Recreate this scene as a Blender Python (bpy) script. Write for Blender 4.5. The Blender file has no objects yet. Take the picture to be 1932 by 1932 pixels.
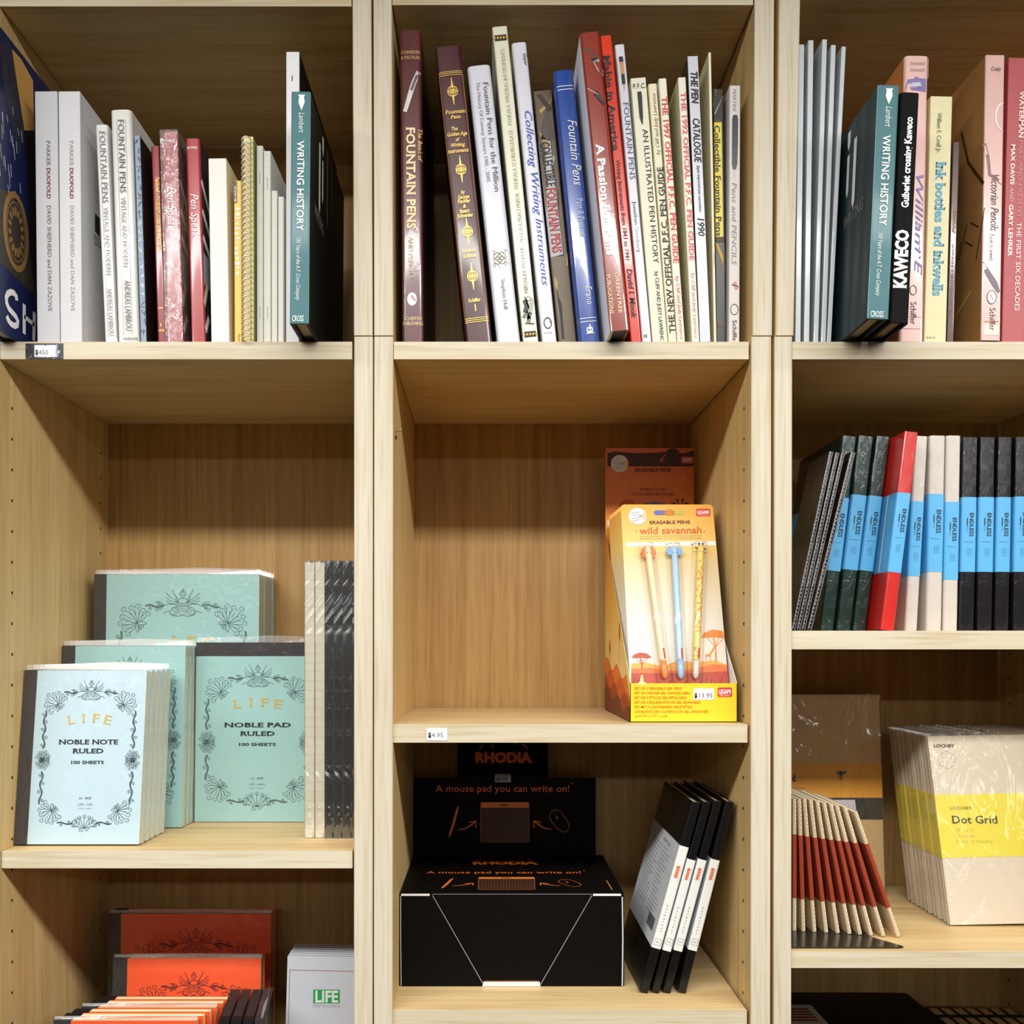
import bpy, bmesh, math, random
from mathutils import Matrix, Vector
random.seed(7)
S = bpy.context.scene
COL = S.collection
# ------------------------------------------------------------------ camera, world, lights, exposure
F = 1704.0          # focal length in pixels of the 1932 px frame
D = 0.909           # camera distance from the front of the bookcases (m)
VX, VY = 921.0, 1226.0
ZC = 1.705          # eye height
cam = bpy.data.cameras.new('camera'); cam.sensor_width = 36; cam.lens = 36*F/1932
cam.shift_x = (966-VX)/1932; cam.shift_y = (VY-966)/1932
cam.clip_start = 0.02
co = bpy.data.objects.new('camera', cam); COL.objects.link(co)
co.location = (0, -D, ZC); co.rotation_euler = (math.pi/2, 0, 0)
S.camera = co
w = bpy.data.worlds.new('world'); S.world = w; w.use_nodes = True
w.node_tree.nodes['Background'].inputs[0].default_value = (1, .97, .92, 1)
w.node_tree.nodes['Background'].inputs[1].default_value = 0.005
def area(name, loc, sx, sy, power, col=(1, .985, .96)):
    l = bpy.data.lights.new(name, 'AREA'); l.shape = 'RECTANGLE'; l.size = sx; l.size_y = sy
    l.energy = power; l.color = col
    o = bpy.data.objects.new(name, l); COL.objects.link(o); o.location = loc
    return o
area('ceiling_tube_near', (0.3, -1.15, 2.63), 5.6, .2, 152)
area('ceiling_tube_far', (0.2, -3.6, 2.63), 5.6, .25, 66)
S.view_settings.view_transform = 'Standard'; S.view_settings.look = 'None'
S.view_settings.gamma = 1; S.view_settings.use_curve_mapping = False
S.view_settings.exposure = -0.05
# ------------------------------------------------------------------ helpers
def X(px, y=0.0): return (px-VX)/F*(D+y)
def Z(py, y=0.0): return ZC+(VY-py)/F*(D+y)
def lin(c): 
    c = c/255.0
    return c/12.92 if c <= .04045 else ((c+.055)/1.055)**2.4
MC = {}
def P(r, g, b, rough=.5, coat=0., wr=0., var=.06, vs=60., metal=0., spec=.5, bump=0.):
    key = (r, g, b, rough, coat, wr, var, vs, metal, spec, bump)
    if key in MC: return MC[key]
    m = bpy.data.materials.new('paint_%d_%d_%d' % (r, g, b)); m.use_nodes = True
    nt = m.node_tree; N = nt.nodes; L = nt.links; bs = N['Principled BSDF']
    c = (lin(r), lin(g), lin(b), 1)
    tc = N.new('ShaderNodeTexCoord')
    no = N.new('ShaderNodeTexNoise'); no.inputs['Scale'].default_value = vs; no.inputs['Detail'].default_value = 4
    L.new(tc.outputs['Object'], no.inputs['Vector'])
    mx = N.new('ShaderNodeMix'); mx.data_type = 'RGBA'
    mx.inputs[6].default_value = tuple(x*(1-var) for x in c[:3])+(1,)
    mx.inputs[7].default_value = tuple(min(1, x*(1+var)) for x in c[:3])+(1,)
    L.new(no.outputs['Fac'], mx.inputs[0]); L.new(mx.outputs[2], bs.inputs['Base Color'])
    bs.inputs['Roughness'].default_value = rough; bs.inputs['Metallic'].default_value = metal
    bs.inputs['Specular IOR Level'].default_value = spec
    if bump:
        b = N.new('ShaderNodeBump'); b.inputs['Strength'].default_value = bump; b.inputs['Distance'].default_value = .0004
        n2 = N.new('ShaderNodeTexNoise'); n2.inputs['Scale'].default_value = 900
        L.new(tc.outputs['Object'], n2.inputs['Vector']); L.new(n2.outputs['Fac'], b.inputs['Height']); L.new(b.outputs['Normal'], bs.inputs['Normal'])
    if coat:
        bs.inputs['Coat Weight'].default_value = coat; bs.inputs['Coat Roughness'].default_value = .08
        if wr:
            b = N.new('ShaderNodeBump'); b.inputs['Strength'].default_value = min(1, wr); b.inputs['Distance'].default_value = .0015 if wr < .7 else .004
            mp = N.new('ShaderNodeMapping'); mp.inputs['Scale'].default_value = (1, 1, .35); mp.inputs['Rotation'].default_value = (.2, .5, .3)
            n2 = N.new('ShaderNodeTexNoise'); n2.inputs['Scale'].default_value = 130; n2.inputs['Detail'].default_value = 5; n2.inputs['Distortion'].default_value = 1.6
            L.new(tc.outputs['Object'], mp.inputs['Vector']); L.new(mp.outputs[0], n2.inputs['Vector'])
            L.new(n2.outputs['Fac'], b.inputs['Height']); L.new(b.outputs['Normal'], bs.inputs['Coat Normal'])
    MC[key] = m
    return m
def film(name, op=.06, rough=.06, white=.85, wr=.5, gl=.16, sc=90, dist=.003):
    if name in MC: return MC[name]
    m = bpy.data.materials.new(name); m.use_nodes = True; nt = m.node_tree; N = nt.nodes; L = nt.links
    N.remove(N['Principled BSDF']); out = N['Material Output']
    tr = N.new('ShaderNodeBsdfTransparent'); df = N.new('ShaderNodeBsdfDiffuse'); g = N.new('ShaderNodeBsdfGlossy')
    df.inputs[0].default_value = (white, white, white, 1); g.inputs['Roughness'].default_value = rough
    tc = N.new('ShaderNodeTexCoord'); n2 = N.new('ShaderNodeTexNoise'); n2.inputs['Scale'].default_value = sc; n2.inputs['Detail'].default_value = 3
    n2.inputs['Distortion'].default_value = 2
    mp = N.new('ShaderNodeMapping'); mp.inputs['Scale'].default_value = (1, 1, .5); mp.inputs['Rotation'].default_value = (0, .6, 0)
    b = N.new('ShaderNodeBump'); b.inputs['Strength'].default_value = wr; b.inputs['Distance'].default_value = dist
    L.new(tc.outputs['Object'], mp.inputs['Vector']); L.new(mp.outputs[0], n2.inputs['Vector'])
    L.new(n2.outputs['Fac'], b.inputs['Height']); L.new(b.outputs['Normal'], g.inputs['Normal'])
    m1 = N.new('ShaderNodeMixShader'); m1.inputs[0].default_value = op
    L.new(tr.outputs[0], m1.inputs[1]); L.new(df.outputs[0], m1.inputs[2])
    fr = N.new('ShaderNodeFresnel'); ge = N.new('ShaderNodeNewGeometry'); mr = N.new('ShaderNodeMapRange'); mr.inputs[3].default_value = 1.4; mr.inputs[4].default_value = 1/1.4
    L.new(ge.outputs['Backfacing'], mr.inputs[0]); L.new(mr.outputs[0], fr.inputs['IOR']); L.new(b.outputs['Normal'], fr.inputs['Normal'])
    ml = N.new('ShaderNodeMath'); ml.operation = 'MULTIPLY'; ml.inputs[1].default_value = gl/.04
    ml.use_clamp = True; L.new(fr.outputs[0], ml.inputs[0])
    m2 = N.new('ShaderNodeMixShader'); L.new(ml.outputs[0], m2.inputs[0])
    L.new(m1.outputs[0], m2.inputs[1]); L.new(g.outputs[0], m2.inputs[2]); L.new(m2.outputs[0], out.inputs['Surface'])
    MC[name] = m
    return m
def wood(name, sc, light=(232, 206, 158), dark=(196, 160, 106), seed=0.):
    m = bpy.data.materials.new(name); m.use_nodes = True; nt = m.node_tree; N = nt.nodes; L = nt.links; bs = N['Principled BSDF']
    tc = N.new('ShaderNodeTexCoord'); mp = N.new('ShaderNodeMapping'); mp.inputs['Scale'].default_value = sc
    mp.inputs['Location'].default_value = (seed, seed*.7, seed*1.3)
    L.new(tc.outputs['Object'], mp.inputs['Vector'])
    n1 = N.new('ShaderNodeTexNoise'); n1.inputs['Scale'].default_value = 1; n1.inputs['Detail'].default_value = 7; n1.inputs['Roughness'].default_value = .62; n1.inputs['Distortion'].default_value = .5
    L.new(mp.outputs[0], n1.inputs['Vector'])
    mp2 = N.new('ShaderNodeMapping'); mp2.inputs['Scale'].default_value = tuple(x*4.5 for x in sc); L.new(tc.outputs['Object'], mp2.inputs['Vector'])
    n2 = N.new('ShaderNodeTexNoise'); n2.inputs['Scale'].default_value = 1; n2.inputs['Detail'].default_value = 3
    L.new(mp2.outputs[0], n2.inputs['Vector'])
    r1 = N.new('ShaderNodeValToRGB'); r1.color_ramp.elements[0].position = .34; r1.color_ramp.elements[1].position = .6
    r1.color_ramp.elements[0].color = tuple(lin(x) for x in dark)+(1,); r1.color_ramp.elements[1].color = tuple(lin(x) for x in light)+(1,)
    L.new(n1.outputs['Fac'], r1.inputs[0])
    r2 = N.new('ShaderNodeValToRGB'); r2.color_ramp.elements[0].position = .3; r2.color_ramp.elements[1].position = .5
    r2.color_ramp.elements[0].color = (.86, .8, .7, 1); r2.color_ramp.elements[1].color = (1, 1, 1, 1)
    L.new(n2.outputs['Fac'], r2.inputs[0])
    mx = N.new('ShaderNodeMix'); mx.data_type = 'RGBA'; mx.blend_type = 'MULTIPLY'; mx.inputs[0].default_value = 1
    L.new(r1.outputs[0], mx.inputs[6]); L.new(r2.outputs[0], mx.inputs[7]); L.new(mx.outputs[2], bs.inputs['Base Color'])
    bs.inputs['Roughness'].default_value = .48; bs.inputs['Specular IOR Level'].default_value = .35
    b = N.new('ShaderNodeBump'); b.inputs['Strength'].default_value = .15; b.inputs['Distance'].default_value = .0004
    L.new(n2.outputs['Fac'], b.inputs['Height']); L.new(b.outputs['Normal'], bs.inputs['Normal'])
    return m
WE = wood('oak_upright_front_lit', (60, 60, 2.2), (210, 200, 179), (199, 186, 158))  # same oak, paler on upright fronts: their light is put into the colour
WEH = wood('oak_shelf_front_lit', (2.2, 60, 60), (212, 201, 176), (199, 183, 149), seed=3)  # same oak, paler on shelf fronts: their light is put into the colour
WV = wood('oak_side_shaded', (60, 60, 2.2), (214, 186, 130), (200, 168, 110), seed=1)  # inner sides darker than the fronts, shade put into the colour
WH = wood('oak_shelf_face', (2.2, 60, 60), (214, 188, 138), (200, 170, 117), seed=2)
WB = wood('oak_back_shaded', (80, 80, 2.6), (186, 150, 94), (166, 128, 74), seed=5)  # back panel darkened and more saturated, interior shade put into the colour
HOLE = P(42, 24, 12, .8)
# ---- tagged objects
def tag(o, label=None, cat=None, group=None, kind=None):
    if label: o['label'] = label
    if cat: o['category'] = cat
    if group: o['group'] = group
    if kind: o['kind'] = kind
    return o
def empty(name, M, label, cat, group=None):
    o = bpy.data.objects.new(name, None); COL.objects.link(o); o.matrix_world = M; o.empty_display_size = .02
    return tag(o, label, cat, group)
def dup(root, M, label, group=None, skip=()):
    r = root.copy(); COL.objects.link(r); r.matrix_world = M; r['label'] = label
    if group: r['group'] = group
    for ch in list(root.children):
        if ch.name.split('.')[0] in skip: continue
        c = ch.copy(); COL.objects.link(c); c.parent = r
        for g in ch.children:
            d = g.copy(); COL.objects.link(d); d.parent = c
    return r
class MB:
    def __init__(s): s.v = []; s.f = []; s.m = []; s.mats = []; s.sm = []
    def mi(s, m):
        if m not in s.mats: s.mats.append(m)
        return s.mats.index(m)
    def add(s, vs, fs, m, smooth=False):
        k = len(s.v); i = s.mi(m); s.v += [tuple(v) for v in vs]
        for f in fs: s.f.append(tuple(a+k for a in f)); s.m.append(i); s.sm.append(smooth)
    def box(s, x0, x1, y0, y1, z0, z1, m, c=0.):
        if c <= 0:
            s.add([(x0,y0,z0),(x1,y0,z0),(x1,y1,z0),(x0,y1,z0),(x0,y0,z1),(x1,y0,z1),(x1,y1,z1),(x0,y1,z1)],
                  [(0,3,2,1),(4,5,6,7),(0,1,5,4),(1,2,6,5),(2,3,7,6),(3,0,4,7)], m)
            return
        bm = bmesh.new(); bmesh.ops.create_cube(bm, size=1)
        for v in bm.verts: v.co = ((x0+x1)/2+v.co.x*(x1-x0), (y0+y1)/2+v.co.y*(y1-y0), (z0+z1)/2+v.co.z*(z1-z0))
        bmesh.ops.bevel(bm, geom=bm.edges[:], offset=c, segments=2, affect='EDGES', profile=.5)
        s.bm(bm, m)
    def bm(s, bm, m, M=None, smooth=False):
        bm.verts.index_update()
        s.add([(M @ v.co if M else v.co) for v in bm.verts], [[v.index for v in f.verts] for f in bm.faces], m, smooth); bm.free()
    def hexa(s, pts, m):   # 8 points: bottom 4 (ccw from above), top 4
        s.add(pts, [(0,3,2,1),(4,5,6,7),(0,1,5,4),(1,2,6,5),(2,3,7,6),(3,0,4,7)], m)
    def tube(s, pts, r, m, n=8, closed=False):
        pts = [Vector(p) for p in pts]; k = len(pts); vs = []; fs = []
        rs = r if isinstance(r, (list, tuple)) else [r]*k
        for i, p in enumerate(pts):
            a = pts[i-1] if (i or closed) else p; b = pts[(i+1) % k] if (i < k-1 or closed) else p
            t = (b-a).normalized(); u = t.cross(Vector((.3, .9, .31))).normalized(); v = t.cross(u)
            for j in range(n):
                an = 2*math.pi*j/n; vs.append(p+(u*math.cos(an)+v*math.sin(an))*rs[i])
        for i in range(k if closed else k-1):
            for j in range(n):
                i2 = (i+1) % k; fs.append((i*n+j, i*n+(j+1) % n, i2*n+(j+1) % n, i2*n+j))
        if not closed: fs += [tuple(range(n))[::-1], tuple((k-1)*n+j for j in range(n))]
        s.add(vs, fs, m, True)
    def lathe(s, prof, m, n=16, M=None, cap=True):   # profile (r, z)
        vs = []; fs = []
        for r, z in prof:
            for j in range(n):
                a = 2*math.pi*j/n; p = Vector((r*math.cos(a), r*math.sin(a), z)); vs.append(M @ p if M else p)
        for i in range(len(prof)-1):
            for j in range(n): fs.append((i*n+j, i*n+(j+1) % n, (i+1)*n+(j+1) % n, (i+1)*n+j))
        if cap: fs += [tuple(range(n))[::-1], tuple((len(prof)-1)*n+j for j in range(n))]
        s.add(vs, fs, m, True)
    def poly(s, pl, uv, m, off=.00012):
        a = sum(uv[i-1][0]*uv[i][1]-uv[i][0]*uv[i-1][1] for i in range(len(uv)))
        if a < 0: uv = uv[::-1]
        s.add([pl.pt(a, b, off) for a, b in uv], [tuple(range(len(uv)))], m)
    def rect(s, pl, a0, b0, a1, b1, m, off=.00012, n=1):
        for i in range(n):    # n strips across, to follow a curved spine
            p, q = a0+(a1-a0)*i/n, a0+(a1-a0)*(i+1)/n
            s.poly(pl, [(p, b0), (q, b0), (q, b1), (p, b1)], m, off)
    def disc(s, pl, a, b, r, m, off=.00012, n=20, ry=None):
        s.poly(pl, [(a+r*math.cos(2*math.pi*i/n), b+(ry or r)*math.sin(2*math.pi*i/n)) for i in range(n)], m, off)
    def stroke(s, pl, pts, wd, m, off=.0002, closed=False):
        k = len(pts); vs = []; fs = []
        for i, (a, b) in enumerate(pts):
            p = pts[i-1] if (i or closed) else pts[i]; q = pts[(i+1) % k] if (i < k-1 or closed) else pts[i]
            dx, dy = q[0]-p[0], q[1]-p[1]; l = math.hypot(dx, dy) or 1
            ww = wd[i] if isinstance(wd, (list, tuple)) else wd
            nx, ny = -dy/l*ww/2, dx/l*ww/2
            vs += [pl.pt(a+nx, b+ny, off), pl.pt(a-nx, b-ny, off)]
        for i in range(k if closed else k-1):
            j = (i+1) % k; fs.append((2*i+1, 2*j+1, 2*j, 2*i))
        s.add(vs, fs, m)
    def text(s, pl, body, A, B, cap, m, off=.0004, **st):
        vs, fs, x0, x1 = glyphs(body, **st)
        dx, dy = B[0]-A[0], B[1]-A[1]; L = math.hypot(dx, dy); ex, ey = dx/L, dy/L; k = L/(x1-x0)
        s.add([pl.pt(A[0]+ex*(x-x0)*k-ey*y*cap, A[1]+ey*(x-x0)*k+ex*y*cap, off) for x, y in vs], fs, m)
    def build(s, name, parent=None, M=None):
        me = bpy.data.meshes.new(name); me.from_pydata(s.v, [], s.f)
        for m in s.mats: me.materials.append(m)
        me.polygons.foreach_set('material_index', s.m); me.polygons.foreach_set('use_smooth', s.sm)
        me.update(); o = bpy.data.objects.new(name, me); COL.objects.link(o)
        if parent: o.parent = parent
        if M: o.matrix_world = M
        return o
TX = {}
CAPH = None
def raw(body, bold, space):
    c = bpy.data.curves.new('lettering', 'FONT'); c.body = body; c.resolution_u = 2; c.offset = bold; c.space_character = space
    o = bpy.data.objects.new('lettering', c); me = o.to_mesh()
    vs = [(v.co.x, v.co.y) for v in me.vertices]; fs = [tuple(p.vertices) for p in me.polygons]
    o.to_mesh_clear(); bpy.data.objects.remove(o); bpy.data.curves.remove(c)
    return vs, fs
def glyphs(body, bold=0., shear=0., serif=0., space=1.):
    global CAPH
    if CAPH is None: CAPH = max(y for x, y in raw('H', 0, 1)[0])
    k = (body, bold, shear, serif, space)
    if k in TX: return TX[k]
    vs, fs = raw(body, bold, space); fs = list(fs)
    vs = [(x/CAPH, y/CAPH) for x, y in vs]
    if serif:      # slab serifs on the free ends of the stems
        cnt = {}
        for f in fs:
            for i in range(len(f)):
                e = (f[i-1], f[i]); kk = (min(e), max(e)); cnt[kk] = cnt.get(kk, 0)+1
        t = .045+bold
        for (a, b), n in cnt.items():
            if n > 1: continue
            (xa, ya), (xb, yb) = vs[a], vs[b]
            if abs(ya-yb) < .01 and .05 < abs(xa-xb) < .3:
                lo = ya < .12; hi = ya > .6
                if not (lo or hi): continue
                x0, x1 = min(xa, xb)-serif, max(xa, xb)+serif
                y0, y1 = (ya, ya+t) if lo else (ya-t, ya)
                q = len(vs); vs += [(x0, y0), (x1, y0), (x1, y1), (x0, y1)]; fs.append((q, q+1, q+2, q+3))
    vs = [(x+shear*y, y) for x, y in vs]
    xs = [v[0] for v in vs]
    TX[k] = (vs, fs, min(xs), max(xs))
    return TX[k]
class Plane:
    """a flat (or gently curved) face of an object, in the object's own coordinates"""
    def __init__(s, M, o, u, v, curve=None):
        s.M = M; s.o = Vector(o); s.u = Vector(u); s.v = Vector(v); s.n = s.u.cross(s.v); s.curve = curve; s.lim = None
    def pt(s, a, b, off=0.):
        d = off+(s.curve(a) if s.curve else 0)
        return s.o+s.u*a+s.v*b+s.n*d
    def uv(s, px, py):
        Mi = s.M.inverted(); c = Mi @ Vector((0, -D, ZC)); d = Mi.to_3x3() @ Vector(((px-VX)/F, 1, (VY-py)/F))
        t = (s.o-c).dot(s.n)/d.dot(s.n); p = c+d*t-s.o
        a, b = p.dot(s.u), p.dot(s.v)
        return (max(s.lim[0], min(s.lim[1], a)), max(s.lim[2], min(s.lim[3], b))) if s.lim else (a, b)
def TP(mb, pl, body, p0, p1, cap, m, off=.0004, **st):
    """lettering along the measured baseline p0-p1, cap height in pixels at that distance"""
    A, B = pl.uv(*p0), pl.uv(*p1)
    k = math.hypot(B[0]-A[0], B[1]-A[1])/math.hypot(p1[0]-p0[0], p1[1]-p0[1])
    mb.text(pl, body, A, B, cap*k, m, off, **st)
def PP(mb, pl, pts, m, off=.00012): mb.poly(pl, [pl.uv(*p) for p in pts], m, off)
def SP(mb, pl, pts, wd, m, off=.0002, closed=False): mb.stroke(pl, [pl.uv(*p) for p in pts], wd, m, off, closed)
def arc(cx, cy, r, a0, a1, n=10, ry=None):
    return [(cx+r*math.cos(math.radians(a0+(a1-a0)*i/n)), cy+(ry or r)*math.sin(math.radians(a0+(a1-a0)*i/n))) for i in range(n+1)]
def spiral(cx, cy, r0, r1, a0, a1, n=12):
    return [(cx+(r0+(r1-r0)*i/n)*math.cos(math.radians(a0+(a1-a0)*i/n)), cy+(r0+(r1-r0)*i/n)*math.sin(math.radians(a0+(a1-a0)*i/n))) for i in range(n+1)]
def bez(p0, p1, p2, n=8):
    return [((1-t)**2*p0[0]+2*t*(1-t)*p1[0]+t*t*p2[0], (1-t)**2*p0[1]+2*t*(1-t)*p1[1]+t*t*p2[1]) for t in [i/n for i in range(n+1)]]
# ------------------------------------------------------------------ room
def struct(name, x0, x1, y0, y1, z0, z1, m):
    b = MB(); b.box(x0, x1, y0, y1, z0, z1, m); o = b.build(name); o['kind'] = 'structure'; return o
WALLM = P(70, 64, 56, .8, bump=.2)
struct('floor', -3.2, 3.2, -5.6, .45, -.06, 0, P(34, 28, 24, .6, var=.2, vs=8))
struct('ceiling', -3.2, 3.2, -5.6, .45, 2.66, 2.72, P(120, 116, 110, .9))
struct('wall_back', -3.2, 3.2, .3, .4, 0, 2.66, WALLM)
struct('wall_front', -3.2, 3.2, -5.6, -5.5, 0, 2.66, WALLM)
struct('wall_left', -3.3, -3.2, -5.6, .45, 0, 2.66, WALLM)
struct('wall_right', 3.2, 3.3, -5.6, .45, 0, 2.66, WALLM)
# ------------------------------------------------------------------ bookcases
ZJ = Z(635); ZTOP = Z(-21)
ZU = Z(645, .003)+.0003      # top board of the low units: the books' shelf
def lean(x650, x1900):       # panel edge measured at two heights -> x at any height
    z0, z1 = Z(650), Z(1900); a, b = X(x650), X(x1900)
    return lambda z: a+(b-a)*min(1, (z-z0)/(z1-z0))
def panel(name, parent, fx0, fx1, z0, z1, m, holes=0):
    mb = MB(); c = .0008; y0, y1 = 0., .27
    ring = lambda z, k: [(fx0(z)+k, y0, z), (fx1(z)-k, y0, z), (fx1(z), y0+k, z), (fx1(z), y1, z), (fx0(z), y1, z), (fx0(z), y0+k, z)]
    a = ring(z0, c); b = ring(z1, c); n = 6
    side = [(i, (i+1) % n, n+(i+1) % n, n+i) for i in range(n)]
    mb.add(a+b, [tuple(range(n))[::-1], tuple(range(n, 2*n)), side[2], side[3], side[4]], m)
    mb.add(a+b, [side[0], side[1], side[5]], WE)      # front faces in the paler oak, light put into the colour
    if holes:
        z = ZC+.2258-.032*40
        while z < z1-.05:
            x = fx1(z) if holes > 0 else fx0(z)
            for y in (.025, .238):
                pl = Plane(None, (x, y, z), (0, holes, 0), (0, 0, 1)); mb.disc(pl, 0, 0, .0017, HOLE, .00015, 10)
            z += .0318
    return mb.build(name, parent)
def board(name, parent, x0, x1, y0, y1, z0, z1, m=WH, c=.0009):
    mb = MB(); mb.box(x0, x1, y0, y1, z0, z1, m, c)
    if c: mb.box(x0, x1, y0-.0004, y0+.0006, z0, z1, WEH)  # thin front layer in the paler oak, painted as if lit
    return mb.build(name, parent)
def bookcase(label, ol, il, ir, orr, shelves):
    r = empty('bookcase', Matrix(), label, 'bookcase', 'oak bookcases standing side by side')
    fo, fi, gi, go = [lean(*q) for q in (ol, il, ir, orr)]
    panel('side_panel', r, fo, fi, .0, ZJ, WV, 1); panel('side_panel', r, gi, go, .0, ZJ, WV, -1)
    zt = Z(645, .002); e = .0006
    board('top_panel', r, fi(zt)+.0004, gi(zt)-.0022, .002, .262, Z(678, .002), zt)
    for p0, p1, yb in shelves:
        z1 = Z(p0, .004); z0 = Z(p1, .004); zm = z0
        board('shelf', r, max(fi(z0), fi(z1))+.0008, min(gi(z0), gi(z1))-.0018, .004, .258, z0, z1)
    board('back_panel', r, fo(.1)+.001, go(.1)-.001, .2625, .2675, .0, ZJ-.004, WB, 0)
    board('base_panel', r, fi(.1)+.0005, gi(.1)-.0005, .004, .258, .085, .103)
    board('plinth', r, fi(.1)+.0005, gi(.1)-.0005, .03, .048, 0, .085)
    return r
LX = ((-39, -39), (-2, -2), (668, 667), (703.5, 701.5))
MX = ((705.8, 703.8), (742, 737), (1417.5, 1414.5), (1455.5, 1449.5))
RX = ((1461.5, 1456), (1495, 1489), (2166, 2160), (2203, 2197))
ZBL = ZC-.6137     # lowest visible-content shelf of left and right units
zb = lambda z: VY-(z-ZC)*F/(D+.004)
bookcase('left oak bookcase holding the pale green notebooks', *LX, [(1605.5, 1638, 0), (zb(ZBL), zb(ZBL-.0178), 0)])
bookcase('middle oak bookcase holding the yellow pen display box', *MX, [(1366, 1401, 0), (1905, 1938, 0)])
bookcase('right oak bookcase holding the row of blue banded notebooks', *RX, [(1190, 1225, 0), (1795, 1826, 0), (zb(ZBL), zb(ZBL-.0178), 0)])
def topunit(label, ol, il, ir, orr, ptop):
    r = empty('bookcase_top_unit', Matrix(), label, 'bookcase', 'oak top units stacked on the bookcases')
    fo, fi, gi, go = [lean2(*q) for q in (ol, il, ir, orr)]
    z0 = ZJ+.0012
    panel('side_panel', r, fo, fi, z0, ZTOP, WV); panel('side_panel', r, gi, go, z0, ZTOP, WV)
    zt = Z(ptop, .002)
    board('top_panel', r, max(fi(zt), fi(ZTOP))+.0006, min(gi(zt), gi(ZTOP))-.0012, .002, .262, zt, ZTOP)
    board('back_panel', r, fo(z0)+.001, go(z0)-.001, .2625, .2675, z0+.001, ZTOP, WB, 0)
    return r
def lean2(x0, x635):
    za, zb_ = Z(0), Z(635); a, b = X(x0), X(x635)
    return lambda z: b+(a-b)*(z-zb_)/(za-zb_)
topunit('oak top unit over the left bookcase, white books inside', (-41, -41), (-3, -3), (665, 667.5), (700.5, 703), 12.5)
topunit('oak top unit over the middle bookcase, brown and white books inside', (704.3, 705.8), (739, 742), (1424, 1420), (1461, 1457), 10)
topunit('oak top unit over the right bookcase, clear plastic holders inside', (1470, 1463.5), (1510, 1497.5), (2180, 2168), (2218, 2206), -3)
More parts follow.
